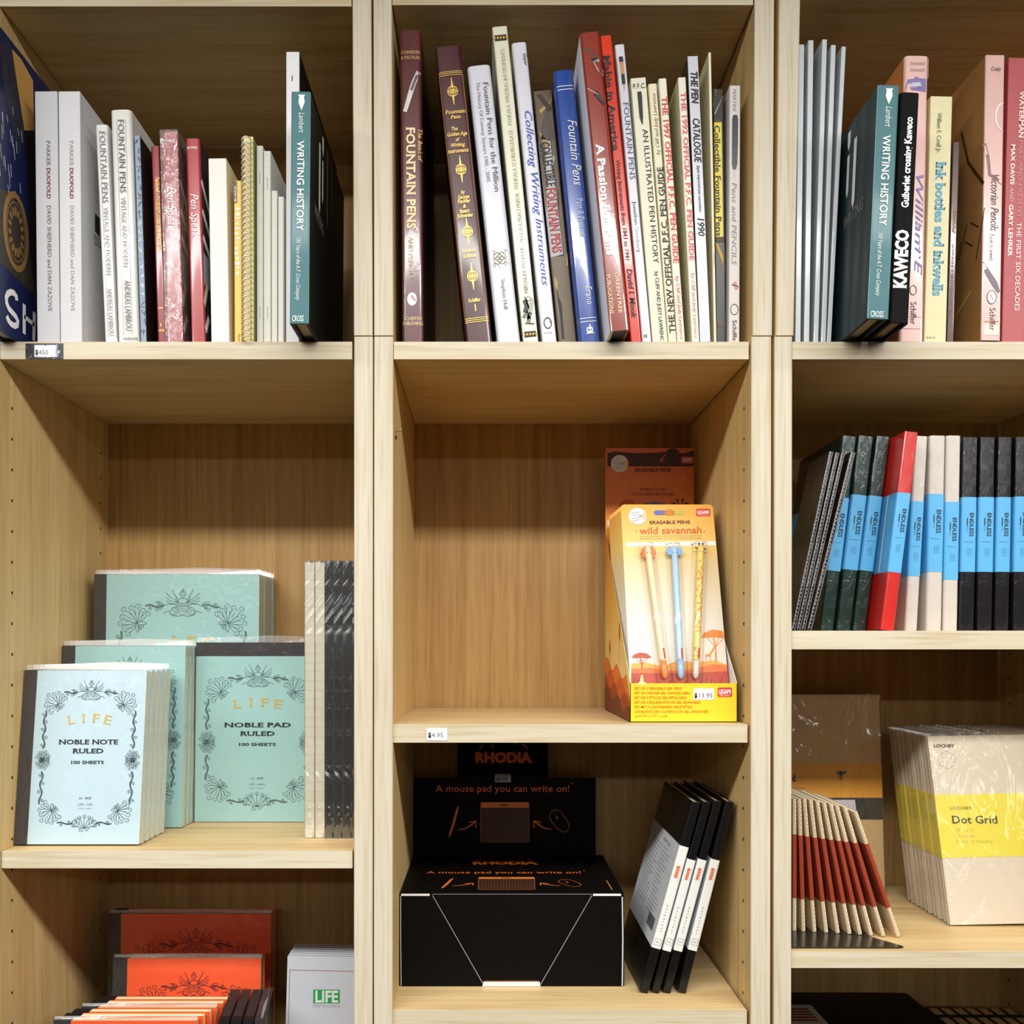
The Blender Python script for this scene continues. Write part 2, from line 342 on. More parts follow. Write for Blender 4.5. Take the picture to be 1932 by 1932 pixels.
# ------------------------------------------------------------------ books standing spine out
PAGE = P(226, 214, 184, .8, var=.1, vs=300)
PAGEW = P(238, 234, 222, .8, var=.08, vs=300)
INK = P(22, 20, 20, .5); WHITE = P(244, 242, 240, .5); GOLD = P(222, 184, 92, .35, metal=.3); GREY = P(120, 118, 116, .6)
class Book:
    def __init__(s, label, TL, TR, yt, BL, BR, yb, mat, y0=.008, d=.19, t=.002, r=.0012, bulge=0., zs=None,
                 pages=PAGE, inset=.003, matL=None, matR=None, name='book', cat='book', group=None, hollow=False, lift=0., pull=1.0, rest=True):
        s.mat = mat; s.matL = matL or mat; s.matR = matR or mat; s.d = d; s.t = t; s.pages = pages; s.inset = inset
        s.TL, s.TR, s.yt, s.BL, s.BR, s.yb = TL, TR, yt, BL, BR, yb
        zs = ZU if zs is None else zs
        T = Vector((X((TL+TR)/2, y0), y0, Z(yt, y0))); B = Vector((X((BL+BR)/2, y0), y0, Z(yb, y0)))
        th = math.atan2(T.x-B.x, T.z-B.z); ax = (T-B).normalized()
        s.W = (min(TR-TL, BR-BL)-.4)/F*(D+y0)*math.cos(th)
        zb_ = zs+lift+(s.W/2)*abs(math.sin(th)) if rest else B.z
        O = B+ax*((zb_-B.z)/ax.z)
        s.h = (T-O).length; s.M = Matrix.Translation(O) @ Matrix.Rotation(th, 4, 'Y')
        W = s.W; s.r = min(r, W*.16); s.bulge = bulge*.5
        s.y = lambda x: (s.r*(1-math.sqrt(max(0, 1-((abs(x)-(W/2-s.r))/s.r)**2))) if abs(x) > W/2-s.r else 0) - s.bulge*(1-(2*x/W)**2)
        s.pl = Plane(s.M, (0, 0, 0), (1, 0, 0), (0, 0, 1), lambda a: -s.y(max(-W/2, min(W/2, a)))+.00006+s.bulge*.3)
        s.pl.lim = (-W/2, W/2, .0002, s.h)
        s.L = Plane(s.M, (-W/2, 0, 0), (0, -1, 0), (0, 0, 1)); s.R = Plane(s.M, (W/2, 0, 0), (0, 1, 0), (0, 0, 1))
        s.mb = MB(); s.root = empty(name, s.M, label, cat, group); s.extra = []
        s.shell(s.mb, 0, s.h, 0, s.matL, s.mat, s.matR, t)
    def shell(s, mb, z0, z1, g, mL, mS, mR, t):   # open U: left board, spine, right board
        W = s.W; xs = []
        k = 4; r = s.r
        for i in range(k+1): xs.append(-W/2+r*(1-math.cos(math.pi/2*i/k)))
        n = 10 if s.bulge else 1
        for i in range(1, n): xs.append(-W/2+r+(W-2*r)*i/n)
        for i in range(k, -1, -1): xs.append(W/2-r*(1-math.cos(math.pi/2*i/k)))
        c = [(x*(1+2*g/W), s.y(x)-g) for x in xs]
        out = [(-W/2-g, s.d)]+c+[(W/2+g, s.d)]
        def inn(p, i):
            if i == 0: return (-W/2+t, s.d)
            if i == len(out)-1: return (W/2-t, s.d)
            return (max(-W/2+t, min(W/2-t, p[0])), p[1]+t if abs(p[0]) < W/2-t else max(p[1], t))
        ins = [inn(p, i) for i, p in enumerate(out)]; n = len(out)
        mats = [mL]+[mS]*(n-3)+[mR]
        for i in range(n-1):
            a, b, e, f = out[i], out[i+1], ins[i+1], ins[i]
            q = [(a[0],a[1],z0),(b[0],b[1],z0),(b[0],b[1],z1),(a[0],a[1],z1),(f[0],f[1],z0),(e[0],e[1],z0),(e[0],e[1],z1),(f[0],f[1],z1)]
            fs = [(0,1,2,3),(5,4,7,6),(3,2,6,7),(1,0,4,5)]
            if i == 0: fs.append((0,3,7,4))
            if i == n-2: fs.append((1,5,6,2))
            mb.add(q, fs, mats[i])
    def fx(s, py, f):   # pixel x at fraction f across the spine, at pixel row py
        k = (py-s.yt)/(s.yb-s.yt); l = s.TL+(s.BL-s.TL)*k; r_ = s.TR+(s.BR-s.TR)*k
        return l+(r_-l)*f
    def st(s, body, ya, yb, f, c, m, **k):    # along the spine, from row ya to row yb
        wpx = (s.TR-s.TL+s.BR-s.BL)/2
        TP(s.mb, s.pl, body, (s.fx(ya, f), ya), (s.fx(yb, f), yb), c*wpx, m, **k)
    def ht(s, body, yc, cap, fa, fb, m, **k):  # across the spine, square to it
        a, b = s.pl.uv(s.fx(yc, .5), yc); q = (D+s.M.translation.y)/F
        s.mb.text(s.pl, body, ((fa-.5)*s.W, b-cap*q/2), ((fb-.5)*s.W, b-cap*q/2), cap*q, m, **k)
    def v(s, py): return s.pl.uv(s.fx(py, .5), py)[1]
    def band(s, ya, yb, m, off=.00012, fa=0., fb=1.):
        s.mb.rect(s.pl, (fa-.5)*s.W, s.v(yb), (fb-.5)*s.W, s.v(ya), m, off, 8)
    def oval(s, py, f, rx, ry, m, off=.0002, ring=0):
        b = s.v(py); a = (f-.5)*s.W; q = (D+s.M.translation.y)/F
        if ring: s.mb.stroke(s.pl, arc(a, b, rx*q, 0, 360, 20, ry*q)[:-1], ring*q, m, off, True)
        else: s.mb.disc(s.pl, a, b, rx*q, m, off, 20, ry*q)
    def done(s, cover='cover'):
        s.cover = s.mb.build(cover, s.root)
        if s.pages:
            p = MB(); W, t, i = s.W, s.t, s.inset
            g = .0003
            p.box(-W/2+t+g, W/2-t-g, t+max(0, s.y(0))+.0006+(s.r if W < .012 else .001), s.d-i, i, s.h-i, s.pages)
            p.build('pages', s.root)
        for nm, mb in s.extra: mb.build(nm, s.root)
        return s
# ---- left top unit
G1 = 'books on the left top shelf'
def navy():
    y0 = -.034; xr = X(0, -.03); z0 = ZU; h = Z(50, -.03)-z0
    xl = X(-2, 0)+.0008
    M = Matrix.Translation(((xl+xr)/2, y0, z0)); W = xr-xl
    r = empty('book', M, 'large navy book with gold compass cover against the left side panel', 'book', G1)
    mb = MB(); nv = P(24, 36, 82, .35, var=.25, vs=30); d = .235
    mb.box(-W/2, -W/2+.003, 0, d, 0, h, nv); mb.box(W/2-.003, W/2, 0, d, 0, h, nv); mb.box(-W/2, W/2, -.001, .003, 0, h, nv)
    pl = Plane(M, (W/2, 0, 0), (0, 1, 0), (0, 0, 1)); pl.lim = (0, d, .0002, h-.0002)
    PP(mb, pl, [(-12, 70), (16, 78), (36, 160), (45, 250), (36, 300), (10, 180)], P(48, 50, 66, .4, var=.5, vs=120))
    PP(mb, pl, [(22, 92), (40, 112), (62, 152), (64, 246), (46, 246), (34, 170)], P(214, 164, 92, .4, var=.2), .0002)
    PP(mb, pl, [(46, 246), (66, 246), (66, 560), (58, 480), (52, 330)], P(30, 22, 24, .4), .00022)
    PP(mb, pl, [(-30, 330), (20, 362), (62, 500), (66, 560), (-30, 470)], P(62, 56, 46, .4, var=.4, vs=90), .0002)
    c = pl.uv(30, 438); gd = P(186, 142, 84, .3, metal=.4)
    rx = abs(pl.uv(51, 438)[0]-c[0]); ry = abs(pl.uv(30, 370)[1]-c[1])
    mb.disc(pl, c[0], c[1], rx, P(58, 54, 44, .5, var=.4, vs=200), .0003, 28, ry)
    mb.stroke(pl, arc(c[0], c[1], rx, 0, 360, 28, ry)[:-1], .006, gd, .0004, True)
    mb.stroke(pl, arc(c[0], c[1], rx*.8, 0, 360, 28, ry*.8)[:-1], .0012, gd, .0004, True)
    for a in range(0, 360, 24):
        mb.stroke(pl, [(c[0]+rx*k*math.cos(math.radians(a)), c[1]+ry*k*math.sin(math.radians(a))) for k in (.45, .68)], .004, gd, .0004)
    wt = P(190, 190, 196, .5)
    for i in range(26):
        px = random.uniform(-4, 46); py = random.uniform(190, 370)
        SP(mb, pl, [(px, py), (px+random.uniform(1, 3), py+random.uniform(12, 30))], .0012, wt, .0003)
    for pts in ([(31, 567), (30, 559), (26, 553), (20, 551), (14, 554), (11, 562), (12, 572), (16, 582), (23, 590), (29, 597), (33, 606), (32, 613), (27, 615), (20, 611), (15, 604), (12, 596)],):
        SP(mb, pl, pts, .006, WHITE, .0004)
    SP(mb, pl, [(45, 574), (45, 630)], .006, WHITE, .0004); SP(mb, pl, [(64, 589), (63, 643)], .006, WHITE, .0004); SP(mb, pl, [(45, 597), (64, 613)], .0045, WHITE, .0004)
    mb.build('cover', r)
    p = MB(); p.box(-W/2+.0035, W/2-.0035, .004, d-.004, .003, h-.003, PAGE); p.build('pages', r)
navy()
LG = P(196, 195, 197, .55); LG2 = P(208, 207, 208, .55)
for k, (tl, tr, bl, br, lab) in enumerate(((65, 108.3, 70, 113, 'light grey duo book beside the navy compass book'), (109, 152, 114, 155, 'light grey duo book with its right cover showing, beside white thick books'))):
    b = Book(lab, tl, tr, 172.5, bl, br, 645, LG if k == 0 else LG2, y0=.006, d=.215, r=.0008, group=G1, pages=PAGEW)
    ink = GREY if k == 0 else P(168, 166, 164, .6)
    b.st('PARKER', 266, 313, .5, .17, ink); b.st('DUOFOLD', 317, 375, .5, .16, P(120, 34, 32), bold=.02)
    b.st('DAVID SHEPHERD and DAN ZAZOVE', 388, 587, .5, .17, ink)
    if k == 1:
        PP(b.mb, b.R, [(179, 402), (188, 412), (188, 448), (179, 436)], INK); TP(b.mb, b.R, 'DU', (179, 462), (190, 470), 10, GREY)
        PP(b.mb, b.R, [(179, 318), (186, 326), (186, 390), (179, 384)], P(196, 192, 190))
    b.done()
CR = P(218, 216, 208, .3, coat=.5); CR2 = P(218, 217, 214, .3, coat=.5)
LI = P(176, 174, 172, .6)
b = Book('white fountain pens book, shorter one, right of the grey books', 178, 205, 236, 198, 221.5, 645, CR2, y0=.008, d=.2, r=.003, bulge=.0015, group=G1)
b.st('FOUNTAIN PENS', 249, 384, .36, .42, P(128, 126, 124), serif=.06); b.st('VINTAGE AND MODERN', 392, 520, .4, .34, LI, serif=.05); b.st('ANDREAS LAMBROU', 545, 634, .4, .34, LI, serif=.05)
for f in (.3, .96): b.band(247, 638, LI, .0002, f, f+.03)
b.done()
b = Book('white fountain pens book, taller one, beside the grey script patterned book', 206, 249.5, 208, 222.5, 262, 645, CR, y0=.006, d=.225, r=.004, bulge=.002, group=G1)
b.st('FOUNTAIN PENS', 227, 365, .38, .27, P(110, 108, 104), serif=.06); b.st('VINTAGE AND MODERN', 373, 505, .4, .22, LI, serif=.05); b.st('ANDREAS LAMBROU', 530, 625, .42, .26, P(140, 138, 134), serif=.05)
for f in (.3, .72): b.band(227, 632, LI, .0002, f, f+.018)
b.ht('PARKER', 640, 5, .3, .98, GREY, serif=.06); b.done()
BG = P(134, 152, 172, .45, var=.2); DK = P(30, 22, 20, .4)
b = Book('thin grey blue book with handwritten script pattern on its spine', 253, 264, 256, 265.5, 276.5, 645, BG, y0=.007, d=.17, r=.0008, matR=DK, group=G1)  # right cover painted dark, shadow put into its colour
NAV = P(34, 48, 84, .5)
random.seed(3)
for i in range(22):
    y = 266+i*17; x = b.fx(y, .2); m = NAV if i < 9 or i > 17 else WHITE
    pts = [(x+random.uniform(-1, 9), y+random.uniform(-5, 8)) for _ in range(5)]
    SP(b.mb, b.pl, pts, .0006, m)
b.done()
RD = P(152, 34, 36, .3, coat=.4, var=.15); RD2 = P(168, 40, 44, .3, coat=.4, var=.12)
b = Book('thin plain red book with small gold title, left of the film wrapped red book', 283, 302, 276, 297.5, 313.5, 645, RD, y0=.02, d=.16, r=.002, bulge=.001, group=G1)
b.st('Penkowl', 335, 363, .45, .42, GOLD, bold=.02); b.st('\u2014THE SECRET LANGUAGE OF PEN LOVERS', 365, 474, .45, .36, GOLD, bold=.02, shear=.15)
b.ht('ooo', 581, 5, .2, .8, GOLD, bold=.02); b.ht('b', 613, 6, .4, .6, GOLD, bold=.02); b.ht('OXIDE', 624, 4, .1, .95, GOLD, bold=.02); b.done()
FILMW = film('shrink_wrap', .16, .12, .85, .8, .07)
def penspeak(lab, tl, tr, yt, bl, br, wrap):
    b = Book(lab, tl, tr, yt, bl, br, 645, RD2, y0=.006, d=.17, r=.003, bulge=.0015, matR=P(40, 32, 34, .3, var=.4, vs=20), group=G1)
    b.ht('BOWEN', yt+18, 5, .12, .85, WHITE, serif=.05); b.st('Pen Speak', yt+105, yt+188, .3, .5, WHITE, shear=.3)
    for (a0, z0, a1, z1, c) in ((.002, .165, .03, .14, 235), (.002, .135, .026, .118, 235), (.002, .108, .03, .092, 235), (.0, .038, .012, .062, 206), (.002, .012, .014, .03, 230)):
        b.mb.stroke(b.R, [(a0, z0), (a1, z1)], .007, P(c, c-6, c-30 if c == 206 else c-4), .0002)
    b.mb.rect(b.R, .001, .06, .16, .092, P(150, 156, 164), .00015)
    if wrap:
        f = MB(); W = b.W; f.box(-W/2-.0006, W/2+.0006, -.0026, b.d, -.0001, b.h+.001, FILMW); b.extra.append(('plastic_wrap', f))
    b.done()
penspeak('red book wrapped in crinkled clear film beside the unwrapped red book', 302.5, 337, 249, 315, 346.5, True)
penspeak('unwrapped red script titled book with glossy spine beside the white box', 348.5, 378, 262, 361, 387.5, False)
b = Book('plain white slip box between the red book and the spiral notebook', 393, 427, 299, 398.5, 433, 645, P(238, 234, 226, .6), y0=.006, d=.13, r=.0006, t=.001, matR=P(228, 220, 190, .6), group=G1, pages=P(236, 232, 222, .7), inset=.0008)
b.done()
YL = P(244, 200, 96, .5, var=.1)
b = Book('thin yellow booklet with a small printed label, left of the spiral notebook', 441, 455.5, 341, 442.5, 456, 645, YL, y0=.01, d=.14, r=.0006, t=.001, group=G1)
b.band(342, 383, P(90, 88, 92), .0002, 0, .42); b.st('ICONS', 351, 381, .02, .3, WHITE, bold=.02)
random.seed(5)
for i in range(14):
    y = 392+i*9.3; b.band(y, y+random.uniform(2, 6), WHITE, .0002, random.uniform(0, .3), random.uniform(.5, .9))
b.st('Alorian', 630, 644, .5, .35, P(150, 90, 40)); b.done()
def spiralbook():
    b = Book('wire spiral bound notebook with green back cover, beside the yellow booklet', 459, 478, 258, 459, 480, 645, P(222, 206, 140, .6, var=.2, vs=40), y0=.004, d=.16, r=.0004, t=.0008, group=G1, name='spiral_notebook', cat='notebook', matL=P(240, 226, 180), matR=P(128, 140, 60, .5, var=.3, vs=30), pages=P(236, 230, 206, .8))
    f = MB(); wm = P(238, 234, 218, .3, coat=.5); n = 36; pts = []
    W = b.W
    for i in range(n):
        z = b.h*(.01+.985*i/n)
        ring = [(-W*.06+W*.42*math.cos(a), -.0052+.0068*math.sin(a)*1.0, z+.0012*math.cos(a)) for a in [2*math.pi*j/14 for j in range(14)]]
        f.tube(ring, .00075, wm, 5, True)
    b.extra.append(('spiral_wire', f)); b.done()
spiralbook()
PW = P(228, 226, 216, .6); 
for tl, tr, yt, bl, br, lab, y0, mk in ((483.5, 496, 275, 484, 496.5, 'tallest thin white stapled booklet, beside the spiral notebook', .012, 1), (497, 511, 285, 497, 511, 'thin white stapled booklet second from the spiral notebook', .012, 1),
        (512, 523.5, 360, 512, 523.5, 'short thin white booklet, left of the shortest one', .01, 0), (524.5, 535.5, 371, 524.5, 535, 'shortest thin white booklet, next to the tall white book', .01, 0)):
    b = Book(lab, tl, tr, yt, bl, br, 645, PW, y0=y0, d=.15, r=.0015, t=.0008, group=G1, pages=PAGEW, name='booklet', cat='booklet')
    if mk:
        for ya in (yt+50, 578): b.band(ya, ya+22, P(90, 88, 84, .3, metal=.8), .0003, .5, .58)
    b.done()
b = Book('tall white book with black cover behind the teal cased book', 539.5, 565, 98, 539.5, 565, 645, P(230, 228, 228, .5), y0=.004, d=.225, r=.001, matR=P(14, 11, 11, .6, spec=.15), group=G1)
b.band(143, 153, INK, .0002, .43, .5); b.done()
TE = P(42, 104, 110, .5, coat=.1, var=.12, vs=120); TB = P(9, 13, 13, .5, spec=.2)
def writing(lab, TL, TR, yt, BL, BR, yb, y0, side, grp):
    b = Book(lab, TL, TR, yt, BL, BR, yb, TE, y0=y0, d=.2, t=.0032, r=.0014, matL=TB if side == 'R' else P(14, 36, 38, .45, coat=.08, spec=.25), matR=TB, group=grp, pages=P(196, 178, 140, .8, var=.2, vs=400), inset=.0045)
    k = (yb-yt)/440.
    Y = lambda v: yt+v*k
    wt = P(232, 236, 228, .5)
    x = b.fx; q = [(x(Y(6), .36), Y(6)), (x(Y(6), .72), Y(6)), (x(Y(6), .66), Y(10)), (x(Y(20), .7), Y(20)), (x(Y(36), .54), Y(36)), (x(Y(20), .38), Y(20)), (x(Y(10), .42), Y(10))]
    PP(b.mb, b.pl, q, wt, .0003); SP(b.mb, b.pl, [(x(Y(20), .54), Y(20)), (x(Y(34), .54), Y(34))], .0004, P(60, 110, 112))
    b.st('Lambert', Y(40), Y(78), .42, .28, wt, shear=.25); b.st('WRITING HISTORY', Y(92), Y(264), .34, .36, wt, serif=.07, bold=.015)
    b.st('150 Years of the A.T. Cross Company', Y(276), Y(394), .34, .2, wt, shear=.25); b.ht('CROSS', Y(428), 11, .14, .74, wt, serif=.05, bold=.01)
    for f in (.005, .975): b.band(yt+1, yb-1, P(150, 196, 200, .3), .0002, f, f+.02)
    s = b.R if side == 'R' else b.L; sg = 1 if side == 'R' else -1
    for a0, a1, z0, z1, c in ((.045, .052, .9, .58, (226, 228, 220)), (.062, .069, .97, .88, (226, 228, 220)), (.062, .068, .86, .66, (206, 214, 208)), (.088, .094, .97, .6, (110, 92, 60)), (.115, .12, .97, .72, (96, 78, 50))):
        b.mb.poly(s, [(sg*a0, z0*b.h), (sg*a1, z0*b.h), (sg*a1, (z1+.03)*b.h), (sg*(a0+a1)/2, z1*b.h), (sg*a0, (z1+.03)*b.h)], P(*c), .0002)
    b.mb.text(s, 'WRITING', (sg*.022 if sg > 0 else -.07, b.h*.52), (sg*.07 if sg > 0 else -.022, b.h*.52), .012, GREY, serif=.05)
    b.done()
writing('teal spined black case book jutting off the left shelf', 549, 586.5, 173, 546, 582.5, 613, -.0477, 'R', G1)
# ---- middle top unit
G2 = 'books on the middle top shelf'
BR1 = P(88, 38, 38, .3, coat=.45, wr=.05, var=.2, vs=40)
b = Book('brown dust jacket book with gold title beside the middle left side panel', 751, 797.5, 58, 758.5, 799.5, 644, BR1, y0=.014, d=.215, r=.004, bulge=.0015, matR=P(34, 18, 18, .4), group=G2)
CRM = P(240, 214, 160, .5)
b.ht('SCHNEIDER', 100, 6, .06, .95, P(214, 170, 110), serif=.05); b.ht('& FISCHLER', 110, 6, .06, .95, P(214, 170, 110), serif=.05)
b.st('The Book of', 243, 304, .8, .16, P(232, 196, 120), serif=.06, bold=.02); b.st('FOUNTAIN PENS', 241, 433, .3, .36, CRM, serif=.07, bold=.03); b.st('AND PENCILS', 447, 526, .34, .2, CRM, serif=.06)
sv = P(206, 200, 198, .3, metal=.4)
SP(b.mb, b.pl, [(790, 136), (780, 160), (775, 176), (764, 212)], [.0045, .005, .005, .004], sv, .0003); SP(b.mb, b.pl, [(787, 143), (776, 172)], .0025, P(96, 72, 70), .0004)
b.oval(565, .48, 9, 12.5, WHITE); SP(b.mb, b.pl, [(776, 558), (784, 569)], .0012, P(206, 60, 40), .0004)
b.ht('SCHIFFER', 602, 6.5, .08, .95, CRM, serif=.05); b.ht('PUBLISHING', 611, 6.5, .05, .97, CRM, serif=.05); b.done()
BU = P(68, 14, 22, .35, coat=.3, var=.2, vs=90)
b = Book('burgundy leather book with gold ornaments, leaning in the gap on the left', 818.5, 871.5, 88, 879, 929.5, 645, BU, y0=.012, d=.2, r=.004, bulge=.002, matL=P(40, 10, 14), matR=P(40, 10, 14), group=G2)
gl = GOLD
for y in (136, 139, 142.5, 600, 603.5, 607): b.band(y, y+1.2, gl, .0003, .05, .94)
for f in (.05, .93): b.band(143, 600, gl, .0003, f, f+.014)
def fleuron(yc, up):
    a, v0 = 0, b.v(yc); q = (D)/F
    for sg in (1, -1):
        b.mb.stroke(b.pl, [(0, v0+sg*8*q), (0, v0+sg*26*q)], [.0022, .0006], gl, .0003)
        b.mb.disc(b.pl, 0, v0+sg*13*q, 2*q, gl, .0003, 8, 4*q)
    for ox in (-3.4, 0, 3.4):
        for dv in (-3, 3): b.mb.stroke(b.pl, arc(ox*q, v0+dv*q, 5.2*q, 0, 360, 12, 6*q)[:-1], .0006, gl, .0003, True)
    b.mb.stroke(b.pl, arc(0, v0, 9.5*q, 0, 360, 16, 10*q)[:-1], .0007, gl, .0003, True)
for yc in (174, 321, 438, 522): fleuron(yc, 0)
for tx, yc, fa, fb in (('Fountain', 212, .15, .9), ('Pens', 222, .33, .7), ('The', 244, .3, .54), ('Golden Age', 254, .12, .88), ('of', 264.5, .42, .57), ('Writing', 274.5, .22, .75), ('Instruments', 285.5, .08, .87),
                       ('by', 363.5, .41, .56), ('George', 372.5, .28, .7), ('Fischler', 380.5, .25, .73), ('&', 390, .43, .54), ('Stuart', 399, .28, .66), ('Schneider', 407.5, .18, .78), ('Limited', 473, .24, .72), ('Edition', 483.5, .25, .74), ('Schiffer', 567, .25, .72)):
    b.ht(tx, yc, 7, fa, fb, gl, bold=.02, shear=.18)
b.band(575, 588, gl, .0003, .47, .51); b.done()
W1 = P(214, 214, 222, .3, coat=.5); W2 = P(220, 220, 227, .28, coat=.6)
b = Book('white book with grey fountain pens title right of the burgundy leather book', 881, 925, 124.5, 936.5, 983.5, 645, W1, y0=.01, d=.2, r=.004, bulge=.002, group=G2)
gy = P(150, 150, 156); b.st('Fountain Pens for the Million', 157, 363, .6, .22, P(112, 112, 116), serif=.04); b.st('The History Of Conway Stewart 1905 - 2005', 157, 344, .31, .15, gy); b.st('Stephen Hull', 528, 584, .45, .17, gy)
olv = P(150, 146, 112); q = D/F
a, v0 = 0, b.v(488)
b.mb.stroke(b.pl, [(0, v0+19*q), (14*q, v0), (0, v0-19*q), (-14*q, v0)], .0006, olv, .0003, True)
for ox, oy in ((-4, 4), (4, 4), (-4, -4), (4, -4), (0, 0)): b.mb.stroke(b.pl, arc(ox*q, v0+oy*q, 7*q, 0, 360, 14)[:-1], .0007, olv, .0003, True)
for sx in (-1, 1):
    for sy in (-1, 1): b.mb.stroke(b.pl, spiral(sx*11*q, v0+sy*12*q, 4.5*q, 1*q, 0, 500), .0005, olv, .0003)
b.done()
PK = P(228, 226, 200, .3, coat=.4)
b = Book('tall cream book with black dotted bands at top and foot', 928, 957, 50, 983.5, 1020, 645, PK, y0=.012, d=.205, r=.002, matL=P(196, 194, 176, .4), group=G2)
olg = P(186, 186, 160)
b.st('PENKALA WRITING INSTRUMENTS', 236, 92, .66, .22, olg, serif=.05); b.st('PENKALA SCHREIBGERATE \u00b7', 356, 240, .66, .22, olg, serif=.05); b.st('PENKALA PISACI PRIBOR \u00b7', 456, 360, .66, .22, olg, serif=.05); b.st('MIROSLAV TISCHLER', 553, 466, .62, .22, P(150, 148, 130), serif=.05)
for ya in (66, 625):
    b.band(ya, ya+11, INK, .0002)
    for f in (.1, .3, .5, .7, .9): b.oval(ya+5.5, f, 1.9, 2.3, P(226, 168, 50), .0004)
for pts, wd, m in (([(988, 600), (993, 588), (998, 602)], .004, P(110, 112, 108)), ([(990, 566), (994, 578), (991, 590)], .005, P(60, 62, 60)), ([(1003, 562), (1003, 574), (1000, 592)], .004, P(176, 176, 160)), ([(990, 560), (998, 582)], .0012, INK), ([(1000, 590), (997, 608)], .004, P(120, 122, 118)), ([(991, 610), (1008, 611)], .0012, INK)):
    SP(b.mb, b.pl, pts, wd, m, .0003)
b.oval(564, .62, 4, 4, P(120, 120, 110), .0003, 1); b.done()
b = Book('white glossy book with blue handwritten title beside the cream book', 965, 993, 81, 1021, 1053, 645, W2, y0=.01, d=.2, r=.004, bulge=.0015, group=G2)
b.st('Geyer', 102, 125, .7, .24, P(70, 70, 76), shear=.3); b.st('Collecting Writing Instruments', 211, 540, .4, .44, P(66, 92, 180), shear=.35); b.oval(610, .5, 7, 10, INK, .0003, 1.6); b.ht('Schiffer', 628, 3, .2, .8, gy); SP(b.mb, b.pl, [(1037, 606), (1041, 613)], .0008, P(206, 60, 40)); b.done()
def photo_book():
    PH = P(112, 92, 62, .4, var=.6, vs=24)
    b = Book('pen photograph book set back between white and blue spines', 1005, 1041, 171, 1053, 1088, 640, PH, y0=.03, d=.2, r=.0015, matL=DK, group=G2)
    for pts, m in (([(1006, 176), (1040, 171), (1041, 190), (1020, 215)], P(214, 178, 88)), ([(1012, 180), (1020, 176), (1042, 205), (1036, 212)], P(64, 40, 28)), ([(1008, 210), (1034, 200), (1046, 262), (1020, 264)], P(92, 80, 70)), ([(1016, 246), (1030, 262), (1036, 282), (1022, 266)], P(196, 152, 90)),
                   ([(1044, 292), (1062, 330), (1060, 340), (1042, 304)], P(232, 222, 196)), ([(1036, 478), (1070, 478), (1072, 500), (1038, 516)], P(196, 160, 96)), ([(1046, 520), (1085, 590), (1080, 598), (1046, 540)], P(206, 170, 104)), ([(1054, 560), (1088, 640), (1060, 640)], P(24, 22, 20)), ([(1034, 520), (1052, 548), (1062, 620), (1048, 620)], P(30, 26, 22)), ([(1052, 356), (1066, 400), (1068, 440), (1056, 470)], P(70, 56, 36))):
        PP(b.mb, b.pl, pts, m, .0002)
    PP(b.mb, b.pl, [(1014, 265), (1039, 264), (1064, 482), (1038, 488)], INK, .0003); PP(b.mb, b.pl, [(1015.5, 267), (1038, 266), (1062.5, 480), (1039, 486)], P(206, 204, 200), .0004)
    TP(b.mb, b.pl, 'COLLECTIBLE', (1019, 270), (1032, 353), 17, INK, .0006, serif=.05, bold=.02); TP(b.mb, b.pl, 'FOUNTAIN PENS', (1030, 356), (1043, 478), 17, P(196, 32, 34), .0006, serif=.05, bold=.02)
    b.done()
photo_book()
BL = P(28, 72, 158, .25, coat=.7, wr=.05, var=.12)
b = Book('glossy blue book with white script title and double lines', 1044, 1081.5, 133.5, 1092.5, 1134.5, 645, BL, y0=.008, d=.2, r=.004, bulge=.002, group=G2)
b.st('Fountain Pens', 228, 352, .46, .42, WHITE, shear=.3); b.st('Past & Present', 377, 448, .5, .3, P(200, 216, 240)); b.st('Erano', 542, 576, .52, .3, WHITE, shear=.1)
for y in (163, 169.5, 600, 606.5): b.band(y, y+1.6, P(220, 230, 244), .0003)
b.ht('cb', 621, 14, .36, .7, WHITE, bold=.04); b.band(628.5, 630.5, WHITE, .0003, .34, .74); b.done()
BR2 = P(140, 50, 34, .25, coat=.7, wr=.04, var=.2, vs=30)
b = Book('white cased book with brown pen photograph spine jutting off the middle shelf', 1094, 1131, 61, 1150, 1190.5, 627, BR2, y0=-.027, d=.19, t=.003, r=.003, bulge=.001, matL=P(240, 240, 244, .5), matR=P(120, 40, 28), pages=P(44, 22, 16, .5), inset=.001, group=G2)
b.st('A Passion For Pens', 272, 483, .24, .36, WHITE, serif=.06, bold=.03); b.st('PUBLICATIONS', 519, 593, .12, .17, CRM, bold=.01); b.st('GREENTREE', 515, 592, .52, .17, CRM, bold=.01)
SP(b.mb, b.pl, [(1103, 93), (1126, 117)], .005, P(26, 20, 20), .0003); SP(b.mb, b.pl, [(1124, 115), (1133, 132), (1137, 142)], [.006, .006, .002], P(206, 210, 204), .0004); SP(b.mb, b.pl, [(1106, 166), (1126, 178), (1139, 197)], [.003, .005, .003], P(34, 24, 26), .0003); SP(b.mb, b.pl, [(1108, 167), (1128, 179)], .001, P(170, 150, 150), .0004)
b.done()
OR = P(226, 58, 26, .28, coat=.5)
b = Book('bright red orange book with black title right of the brown spine', 1131.5, 1155, 67, 1190, 1210.5, 645, OR, y0=.005, d=.19, r=.0015, t=.0012, group=G2)
b.st('Mabie in America', 105, 285, .12, .56, INK, serif=.06, bold=.02); b.st('Writing Instruments from 1843 to 1941', 302, 492, .3, .34, P(120, 20, 14), shear=.2, serif=.04, bold=.01); b.st('David I. Mook', 508, 601, .3, .44, P(70, 14, 10), shear=.2, serif=.05, bold=.02); b.done()
